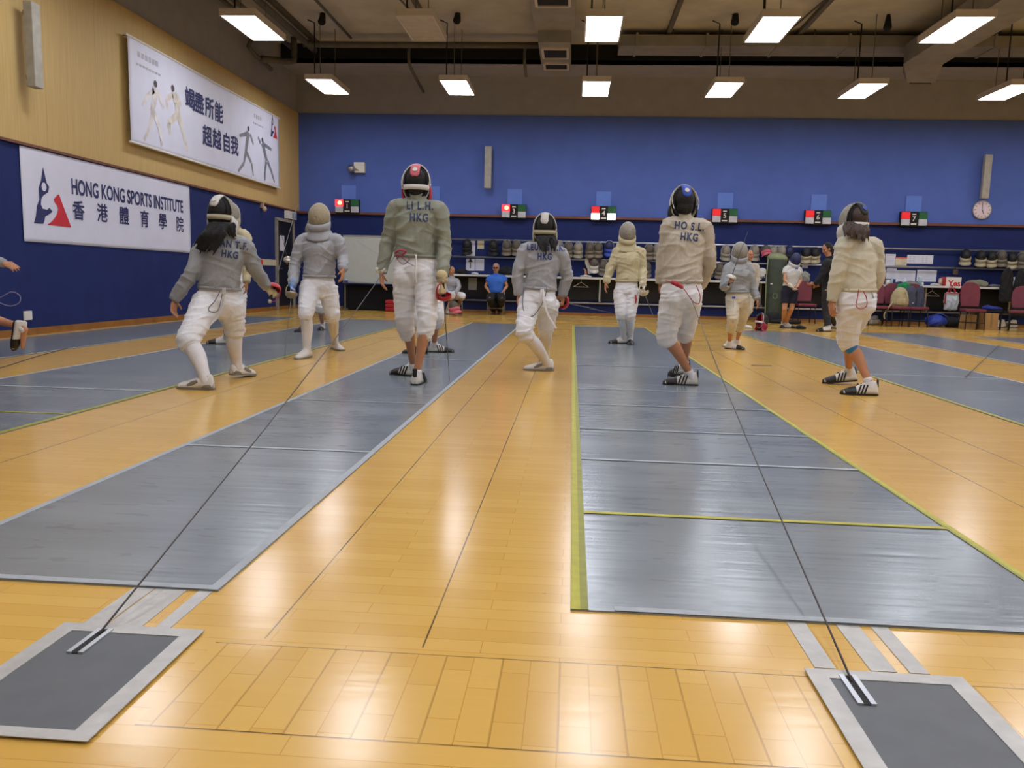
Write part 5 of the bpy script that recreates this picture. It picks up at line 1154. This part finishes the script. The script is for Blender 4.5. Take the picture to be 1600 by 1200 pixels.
# ------------------------------------------------------------------ furniture and bags along the back wall
MAR = mat('maroon_vinyl', '6a2434', .6, var=.12)
def chair(px, py_floor, label, yaw=0, Y=None, m=None, backh=.50, group='maroon chairs along the back wall', legm='black'):
    p = F(px, py_floor) if Y is None else Vector((P(px, 475, Y).x, Y, 0)); p.z = 0
    t = thing('banquet_chair', label, 'chair', p, group); m = m or MAR
    R_ = Matrix.Rotation(math.radians(yaw), 3, 'Z'); L = lambda x, y, z: p+R_ @ Vector((x, y, z))   # local -y faces the camera
    MB().box(L(0, 0, .44), (.44, .44, .07), R_).build('seat', m, t, bevel=.025)
    pts = [(-.19, 0), (.19, 0), (.215, .2), (.205, .36), (.15, .45), (.06, .485), (-.06, .485), (-.15, .45), (-.205, .36), (-.215, .2)]
    MB().prism([(a, b*backh/.485) for a, b in pts], L(0, .20, .52), R_ @ EX, (R_ @ Vector((0, .12, 1))).normalized(), R_ @ EY, .05).build('backrest', m, t, bevel=.015)
    for sx in (-1, 1):
        MB().tube([L(sx*.19, -.19, .42), L(sx*.2, -.21, 0)], .013, 8).build('leg', legm, t, True); MB().tube([L(sx*.19, .19, .42), L(sx*.2, .25, 0)], .013, 8).build('leg', legm, t, True)
        MB().tube([L(sx*.19, .18, .42), L(sx*.19, .235, .62)], .012, 8).build('back_post', legm, t, True)
    m_ = MB(); m_.tube([L(-.19, -.2, .16), L(.19, -.2, .16)], .009, 6); m_.tube([L(-.19, .23, .16), L(.19, .23, .16)], .009, 6); m_.build('stretcher', legm, t)
    return t, L
chair(1258, 0, 'maroon chair between the masked person in shorts and the person in black', 0, Y=20.1)
chair(1370, 0, 'maroon chair right behind the long-haired fencer', -8, Y=19.9)
cB, LB_ = chair(1402, 0, 'maroon chair with the beige backpack on its seat', 5, Y=19.9)
cC, LC_ = chair(1432, 0, 'maroon chair draped with the grey jackets', 0, Y=19.95)
cD, LD_ = chair(1521, 0, 'maroon chair in front of the cardboard boxes', -6, Y=19.2, backh=.56)
chair(1596, 0, 'maroon chair cut by the right picture edge', -30, Y=19.0)
chair(775, 0, 'black folding chair under the man in the blue T-shirt', 0, Y=20.2, m=mat('chair_black', '15151a', .6), group='dark seats at the back', legm='steel')
chair(704, 0, 'dark chair under the seated fencer in grey', 50, Y=19.62, m=mat('chair_black', '15151a', .6), group='dark seats at the back', legm='steel')

# backpack
p = LB_(.02, -.05, .475); t = thing('backpack', 'beige backpack with dangling strap on a maroon chair', 'backpack', p)
beige = mat('canvas_beige', 'a89c78', .8, var=.1, bump=.3)
mb = MB(); mb.loft([p+EZ*.02, p+EZ*.15, p+EZ*.32, p+EZ*.40], [.20, .21, .17, .12], [.11, .12, .10, .06], side=EX, n=18, sub=3); voxel_object('bag_body', mb, beige, t, .012, 3, .5, wr=(.006, 18, 10, 1))
mb = MB(); mb.loft([p+Vector((0, -.12, .05)), p+Vector((0, -.13, .17))], [.13, .12], [.03, .03], side=EX, n=14); mb.build('front_pocket', beige, t, True)
mb = MB()
for sx in (-1, 1): mb.loft([p+Vector((sx*.1, -.10, .36)), p+Vector((sx*.12, -.135, .24)), p+Vector((sx*.15, -.12, .06))], [.016]*3, [.006]*3, side=EX, n=8, sub=2)
mb.loft([p+Vector((-.19, -.1, .1)), p+Vector((-.3, -.15, -.05)), p+Vector((-.38, -.15, -.2)), p+Vector((-.36, -.15, -.3))], [.016]*4, [.005]*4, side=EX, n=8, sub=2); mb.build('strap', beige, t)
def drape(name, label, cat, p, w_, h_, m, seed, dep=.07, sh=1.0):
    t = thing(name, label, cat, p); mb = MB()
    mb.loft([p+EZ*0, p+EZ*h_*.5, p+EZ*h_*.85, p+EZ*h_], [w_*.5, w_*.5, w_*.45*sh, w_*.22*sh], [dep, dep*.9, dep*.8, dep*.5], side=EX, n=18, sub=3)
    voxel_object('cloth_body', mb, m, t, .012, 3, .5, wr=(.010, 12, 22, seed)); return t
gj = mat('jacket_slate', '41465c', .8, var=.12)
drape('hanging_jacket', 'slate grey jacket with small white tag hung over a chair, left of two', 'jacket', Vector((P(1421, 480, 19.9).x, 19.9, .48)), .26, .46, gj, 1)
MB().box(Vector((P(1426, 480, 19.82).x, 19.82, .56)), (.03, .02, .02)).build('jacket_tag', 'white')['label'] = 'x'
tg = bpy.data.objects['jacket_tag']; del tg['label']; tg.parent = bpy.data.objects['hanging_jacket']; tg.matrix_parent_inverse = tg.parent.matrix_basis.inverted()
j2 = drape('hanging_jacket', 'slate grey jacket slumped on a maroon chair, right of two', 'jacket', Vector((P(1435.5, 480, 19.95).x, 19.95, .48)), .22, .46, mat('jacket_slate_dark', '3c4054', .8, var=.12), 3)
drape('folded_cloth', 'bright green cloth lying over the maroon chair back', 'cloth', Vector((P(1411, 460, 20.14).x, 20.14, .84)), .34, .17, mat('cloth_green', '187a48', .8, var=.15), 2, dep=.1)
def hanger(px, py, label):
    p = P(px, py, YB-.30); t = thing('coat_hanger', label, 'coat hanger', p, 'coat hangers hooked on the counter edge')
    MB().tube([p+Vector((-.19, 0, -.07)), p+Vector((0, 0, .05)), p+Vector((.19, 0, -.07)), p+Vector((-.19, 0, -.07))], .007, 6).build('hanger_frame', 'white', t)
    MB().tube([p+Vector((0, 0, .05)), p+Vector((0, 0, .11)), p+Vector((.03, 0, .14)), p+Vector((.02, 0, .17))], .005, 6, sub=3).build('hook', 'steel', t, True)
hanger(908, 444, 'white coat hanger under the counter left of the cream fencer')
hanger(1456, 458, 'empty white coat hanger right of the slate jackets')
hanger(1513, 453, 'coat hanger above the maroon chair by the boxes')
# plastic bag with red handles + white box with red lettering
c = P(1486.5, 467, YB-.55); t = thing('carrier_bag', 'white plastic carrier bag with red handles hanging from the counter', 'carrier bag', c)
mb = MB(); mb.loft([c+EZ*-.24, c+EZ*-.1, c+EZ*.14], [.165, .175, .18], [.06, .075, .03], side=EX, n=18, sub=3); voxel_object('bag_body', mb, mat('bag_white', 'b4bcc4', .4, var=.08), t, .012, 3, .5, wr=(.01, 14, 20, 2))
mb = MB(); mb.tube([c+Vector((-.10, 0, .14)), c+Vector((-.03, .06, .30)), c+Vector((.05, .06, .30)), c+Vector((.10, 0, .14))], .011, 6, sub=3); mb.tube([c+Vector((-.06, -.04, .14)), c+Vector((0, .04, .33)), c+Vector((.06, -.04, .14))], .009, 6, sub=3); mb.build('handle', 'redp', t, True)
mb = MB(); mb.box(c+Vector((-.165, -.045, .0)), (.02, .03, .26)); mb.box(c+Vector((.0, -.055, .14)), (.34, .02, .02)); mb.build('red_edge', 'redp', t)
c = P(1487, 441, YB-.3); t = thing('gift_box', 'white box with red side and red lettering Yes on the counter', 'box', (c.x, c.y, .98))
z0 = .981; hz = P(1487, 433, YB-.3).z-z0
MB().box((c.x, c.y, z0+hz/2), (.36, .2, hz)).build('box_body', 'white', t, bevel=.005)
MB().box((c.x-.20, c.y, z0+hz/2), (.05, .2, hz)).build('box_side', 'redp', t, bevel=.004)
place_text('lettering', 'Yes', .20, Vector((c.x+.02, c.y-.103, z0+hz*.28)), EX, EZ, 'red', t, bold=.006)
# counter clutter
def clutter(kind, px, w_, h_, d_, m, label, Y=YB-.3, cat='box', z=.981, px_exact=None):
    p = P(px, 435, Y); p.z = z
    t = thing(kind, label, cat, p)
    return t, p
def jar(px, r, h, m, label, lidm='white'):
    p = P(px, 435, YB-.28); p.z = .981; t = thing('jar', label, 'jar', p, 'small containers on the cluttered counter')
    MB().loft([p, p+EZ*h], [r, r*.95], n=14, round_=False).build('jar_body', m, t, True); MB().loft([p+EZ*h, p+EZ*(h+.02)], [r*.7, r*.7], n=14, round_=False).build('lid', lidm, t, True)
jar(1372, .05, .16, mat('pink_plastic', 'c09098', .5), 'pale pink tub at the left end of the cluttered counter'); jar(1379, .055, .14, mat('coral_plastic', 'c46a60', .5), 'coral pink tub on the counter')
jar(1388, .06, .11, 'white', 'white jar with teal lid on the counter', mat('teal_plastic', '2c8c94', .5)); jar(1394, .03, .17, mat('clear_bottle', '9ab0b8', .2), 'slim pale bottle on the counter')
jar(1414, .025, .15, 'paper', 'thin white bottle below the wide sheet'); jar(1437.5, .05, .20, mat('clear_bottle', '9ab0b8'), 'taller clear bottle right of the wide sheet'); jar(1442, .03, .06, 'white', 'tiny white pot beside the taller bottle')
jar(1470, .05, .16, mat('tan_plastic', 'b89a84'), 'tan beaker left of the box with red lettering'); jar(1476, .05, .15, 'steel', 'metal can touching the box with red lettering')
def heap(name, px, w_, h_, m, label, cat='cloth', Y=YB-.28, z=.981, seed=1, d_=.13):
    p = P(px, 435, Y); p.z = z; t = thing(name, label, cat, p); mb = MB()
    mb.ell(p+EZ*h_*.45, (w_/2, d_, h_*.55), nu=20, nv=12); mb.ell(p+Vector((w_*.22, -.02, h_*.3)), (w_*.25, d_*.9, h_*.35)); mb.ell(p+Vector((-w_*.25, .02, h_*.3)), (w_*.22, d_*.8, h_*.3))
    o = voxel_object('cloth_body', mb, m, t, .012, 3, .5, wr=(.008, 20, 14, seed))
    for v in o.data.vertices: v.co.z = max(v.co.z, z-p.z*0+.0005) if False else max(v.co.z, z)
    return t
heap('cloth_heap', 1407, .28, .08, mat('cloth_dark_blue', '20304c', .8), 'dark cloth heap on the counter below the sheets')
heap('cloth_heap', 1424, .34, .10, mat('cloth_grey', '84847c', .8), 'grey folded cloth on the counter between the bottles', seed=2)
heap('cloth_heap', 1462, .2, .06, mat('cloth_white', 'b8b8bc', .8), 'small white cloth on the counter under the right sheet', seed=3)
heap('cloth_heap', 1527, .55, .17, mat('cloth_olive', '7c7c66', .8), 'olive grey towel heap on the counter right of the white box', seed=4)
heap('cloth_heap', 1556, .32, .07, mat('cloth_grey2', '6e6e66', .8), 'flat grey towel on the counter near the black clothes', seed=5)
heap('cloth_heap', 1585, .2, .26, mat('cloth_white', 'b8b8bc'), 'crumpled white cloth at the far right of the counter', seed=6)
heap('cloth_heap', 721, .35, .14, 'blackcloth', 'black clothing heap on the counter beside the seated fencer', seed=7)
heap('cloth_heap', 742, .2, .05, 'teew', 'small pale item on the counter above the grey sheet', seed=8)
heap('cloth_heap', 790, .4, .22, 'blackcloth', 'black bag heap on the counter behind the seated man', seed=9, cat='bag')
heap('cloth_heap', 915, .3, .05, 'teew', 'small pale cloth on the counter right of the middle fencer', seed=10)
heap('cloth_heap', 1102, .2, .06, 'teew', 'pale cloth on the counter at the elbow of the fencer with the plug cord', seed=11)
heap('cloth_heap', 1205, .25, .05, 'teew', 'pale flat cloth on the counter by the white mask', seed=12)
heap('cloth_heap', 1257, .26, .28, mat('cloth_grey', '84847c'), 'light grey hanging cloth heap on the counter by the person in black', seed=13)
# white jacket hung on second rail at px 918 ; red strap
p = P(916.5, 404, YB-.14); t = thing('hanging_glove', 'white glove hanging from the second rail beside the red and white mask', 'glove', p)
mb = MB(); mb.loft([p, p+Vector((.02, -.01, -.12)), p+Vector((.07, -.01, -.26))], [.04, .055, .035], [.02]*3, side=EX, n=12, sub=2); hand_geo(mb, p+Vector((.06, -.01, -.24)), V3(.2, 0, -1), EY*-1, EX, .3, 1.0); voxel_object('glove_body', mb, 'glove', t, .008, 3, .5)
p = P(912, 427, YB-.25); p.z = .981; t = thing('plastic_figure', 'small orange tan curved item standing on the counter', 'ornament', p)
MB().loft([p, p+Vector((.05, 0, .06)), p+Vector((.04, 0, .16)), p+Vector((.0, 0, .21))], [.04, .03, .022, .012], n=10, sub=3).build('curved_body', mat('tan_orange', 'b87c58', .6), t, True); MB().box(p+EZ*.006, (.1, .06, .01)).build('base', mat('tan_orange', 'b87c58'), t)
# black clothes hanging far right
for px, w_, h_, top_, lab in ((1574, .30, .75, 1.42, 'long black garment hanging from the second rail at far right'), (1597, .34, 1.1, 1.42, 'black garment hanging at the right picture edge')):
    p = P(px, 430, YB-.60); p.z = top_-h_; drape('hanging_garment', lab, 'garment', p, w_, h_, 'blackcloth', px, dep=.07)
p = P(1493, 425, YB-.15); t = thing('hanging_pouch', 'small brown pouch hanging from the second rail above the white box', 'pouch', p)
MB().box(p, (.12, .07, .13)).build('pouch_body', mat('pouch_brown', '4c4038', .8), t, bevel=.02); MB().tube([p+EZ*.06, p+Vector((0, .05, .16))], .006, 6).build('strap', 'black', t)
# tall green fencing bag
p = Vector((P(1214, 430, 19.6).x, 19.75, 0)); t = thing('fencing_bag', 'tall dark green fencing bag standing against the counter beside the masked person', 'bag', p)
grn = mat('bag_green', '28321f', .6, var=.15); tilt = Vector((.06, .18, 1)).normalized(); rim_ = mat('bag_rim', '76805c', .6)
mb = MB(); mb.loft([p+EZ*.16, p+EZ*.2+tilt*.3, p+EZ*.2+tilt*1.0, p+EZ*.2+tilt*1.32], [.20, .21, .24, .235], [.13, .14, .14, .12], side=EX, n=16, sub=3); voxel_object('bag_body', mb, grn, t, .014, 4, .5, wr=(.004, 10, 8, 1))
q = p+EZ*.2+tilt*1.34; mb = MB(); mb.loft([q, q+tilt*.05], [.245, .235], [.13, .12], side=EX, n=20); mb.build('bag_lid', rim_, t, True)
mb = MB(); mb.tube([p+Vector((-.205, -.1, .2)), p+Vector((-.235, -.10, .6))+tilt*.4, p+Vector((-.24, -.1, .2))+tilt*1.33], .012, 6); mb.build('piping', rim_, t)
mb = MB(); mb.loft([p+EZ*.0, p+EZ*.2], [.25, .22], [.17, .15], side=EX, n=16); mb.build('base', 'black', t, True)
MB().box(p+Vector((-.12, -.13, .22))+tilt*.72, (.05, .01, .03)).build('bag_tag', 'white', t)
q = p+Vector((-.02, -.15, .2))+tilt*.45; MB().tube([q+Vector((.05*math.cos(a), 0, .06*math.sin(a))) for a in np.linspace(0, 6.283, 13)], .006, 5).build('ring_mark', rim_, t)
o = MB().loft([Vector((P(1200, 500, 20).x, 19.55, .05)), Vector((P(1240, 500, 20).x, 19.5, .05))], [.05, .05], [.10, .10], side=EZ, n=12).build('equipment_bag', 'blackcloth', smooth=True); tag(o, 'flat black bag lying at the foot of the green bag', 'bag')
o = MB().loft([P(1248, 511, 17.4), P(1256, 513, 17.3)], [.045, .04], [.09, .07], side=EZ, n=12); 
for i, v in enumerate(o.v): o.v[i] = (v[0], v[1], max(v[2], .001))
o = o.build('black_bag', 'blackcloth', smooth=True); tag(o, 'small black pouch on the floor right of the shoes of the masked person', 'bag')
# blue bag on floor
p = Vector((P(1463, 500, 20).x, 20.0, 0)); t = thing('sports_bag', 'bright blue sports bag on the floor under the counter', 'bag', p)
mb = MB(); mb.loft([p+Vector((-.16, 0, .13)), p+Vector((0, 0, .15)), p+Vector((.15, 0, .12))], [.14, .16, .12], [.12, .14, .11], side=EY, n=16, sub=3); o = voxel_object('bag_body', mb, mat('bag_blue', '1c3aa0', .5, var=.35, scale=7), t, .014, 3, .5, wr=(.014, 14, 12, 3))
for v in o.data.vertices: v.co.z = max(v.co.z, .002)
MB().tube([p+Vector((-.2, -.12, .25)), p+Vector((0, -.18, .33)), p+Vector((.2, -.12, .25))], .012, 6, sub=3).build('handle', 'bib_blue', t, True)
p = Vector((P(1490, 500, 20).x, 20.1, 0)); o = MB().loft([p+Vector((-.1, 0, .13)), p+Vector((.25, 0, .11))], [.12, .11], [.13, .11], side=EY, n=14).build('equipment_bag', 'blackcloth', smooth=True); tag(o, 'black bag on the floor right of the bright blue one', 'bag')
# cardboard boxes and small dark table
cb = mat('cardboard', 'a88452', .8, var=.08, scale=4)
def cbox(px0, px1, py0, Yc, d_, label):
    a, b = P(px0, 500, Yc-d_/2), P(px1, 500, Yc-d_/2); top_ = P(px0, py0, Yc-d_/2).z; x = (a.x+b.x)/2; w_ = b.x-a.x
    t = thing('cardboard_box', label, 'cardboard box', (x, Yc, 0), 'cardboard boxes on the floor at the right')
    MB().box((x, Yc, top_/2), (w_, d_, top_)).build('carton', cb, t, bevel=.006); MB().box((x, Yc-d_/2-.002, top_*.55), (.05, .003, top_*.85)).build('tape', mat('box_tape', '8f7044', .5), t)
cbox(1509, 1526, 492, 19.7, .36, 'cardboard box under the maroon chair'); cbox(1528, 1534, 490, 19.9, .4, 'narrow cardboard box between the two others'); cbox(1539, 1560, 489.5, 19.5, .4, 'cardboard box to the right under the dark table')
px0 = P(1521, 485, 19.7); px1 = P(1562, 487, 19.7); t = thing('low_table', 'low black table above the cardboard boxes', 'table', ((px0.x+px1.x)/2, 19.8, 0))
ztab = px0.z; MB().box(((px0.x+px1.x)/2, 19.8, ztab), (px1.x-px0.x, .5, .04)).build('tabletop', 'black', t, bevel=.005)
for x in (px0.x+.02, px1.x-.02):
    for y in (19.58, 20.02): MB().box((x, y, ztab/2-.01), (.03, .03, ztab-.02)).build('leg', 'black', t)
p = P(1550, 484, 19.75); p.z = ztab+.022; t = thing('cloth_heap', 'dark blue cloth on the low black table', 'cloth', p); mb = MB(); mb.ell(p+EZ*.03, (.24, .14, .055)); mb.ell(p+Vector((-.1, 0, .05)), (.12, .1, .05)); o = voxel_object('cloth_body', mb, mat('cloth_royal', '1c2c80', .8, var=.2), t, .012, 3, .5, wr=(.01, 20, 12, 3))
for v in o.data.vertices: v.co.z = max(v.co.z, p.z)
t = thing('document_tray', 'white tray pair on the floor at the far right', 'tray', F(1572, 512))
c = F(1572, 512); 
for dx in (-.16, .12): MB().box(c+Vector((dx, 0, .09)), (.2, .16, .16), Matrix.Rotation(-.35, 3, 'Y')).build('tray', 'white', t, bevel=.01)
MB().box(c+Vector((0, 0, .012)), (.5, .2, .02)).build('tray_base', mat('pipe_paint', '5e594e'), t)
for px, lab in ((1348, 'white crumpled plastic bag under the first maroon chair'), (1363, 'pale plastic bag beside the crumpled white one')):
    c = Vector((P(px, 505, 20.2).x, 20.2, 0)); t = thing('plastic_bag', lab, 'bag', c); mb = MB(); mb.ell(c+EZ*.10, (.17, .13, .11)); mb.ell(c+Vector((.05, 0, .18)), (.08, .06, .06)); o = voxel_object('bag_body', mb, mat('bag_pale', 'a8a498', .6), t, .012, 3, .5, wr=(.012, 18, 18, px))
    for v in o.data.vertices: v.co.z = max(v.co.z, .002)
# whiteboard and black-clothed table, red stack
YW = 20.3
a, b = P(537, 368, YW), P(640, 444, YW); t = thing('whiteboard', 'large whiteboard on a stand left of the tall fencer', 'whiteboard', ((a.x+b.x)/2, YW, 0))
MB().box(((a.x+b.x)/2, YW, (a.z+b.z)/2), (b.x-a.x, .03, a.z-b.z)).build('board', mat('board_white', 'b4bab4', .35, var=.03), t)
m = MB(); w2 = (b.x-a.x)/2; cx = (a.x+b.x)/2
for z in (a.z, b.z): m.box((cx, YW-.005, z), (b.x-a.x+.04, .045, .03))
for x in (a.x, b.x): m.box((x, YW-.005, (a.z+b.z)/2), (.03, .045, a.z-b.z))
m.build('board_frame', 'alu', t)
MB().box((cx, YW-.05, b.z-.02), (b.x-a.x, .08, .02)).build('pen_tray', mat('tray_dark', '20242a', .5), t)
for x in (a.x+.03, b.x-.03): MB().box((x, YW+.02, b.z/2), (.035, .035, b.z)).build('leg', 'pipe', t); MB().box((x, YW, .02), (.04, .45, .04)).build('foot', 'pipe', t)
MB().tube([Vector((a.x+.3, YW-.02, a.z-.1)), Vector((a.x+.7, YW-.02, a.z-.35)), Vector((b.x-.3, YW-.02, b.z+.5))], .002, 5).build('marker_line', 'greycord', t)
p = P(541, 440, YW-.06); t = thing('marker_box', 'small blue item on the whiteboard tray', 'marker', p); MB().box(p+EZ*.01, (.09, .03, .05)).build('marker_body', 'bib_blue', t, bevel=.006); MB().box(p+EZ*.05, (.04, .02, .04)).build('marker_cap', 'white', t, bevel=.005)
a, b = P(536, 446, 20.5), P(628, 480, 20.5); t = thing('cloth_table', 'long table under black cloth below the whiteboard', 'table', ((a.x+b.x)/2, 20.65, 0))
MB().box(((a.x+b.x)/2, 20.67, .32), (b.x-a.x, .32, .60)).build('table_cloth', mat('black_cloth2', '0e1018', .9), t, bevel=.01)
for x in (a.x+.03, b.x-.03): MB().box((x, 20.67, .01), (.04, .3, .02)).build('leg', 'black', t)
c = F(611, 486.5); t = thing('crate_stack', 'stack of red plastic trays on the floor behind the tall fencer', 'crates', c)
for i in range(3): MB().box(c+EZ*(.05+.095*i), (.26, .2, .075)).build('tray', 'redp', t, bevel=.012); 
MB().box(c+EZ*.15, (.2, .15, .28)).build('tray_core', 'bib_red', t)
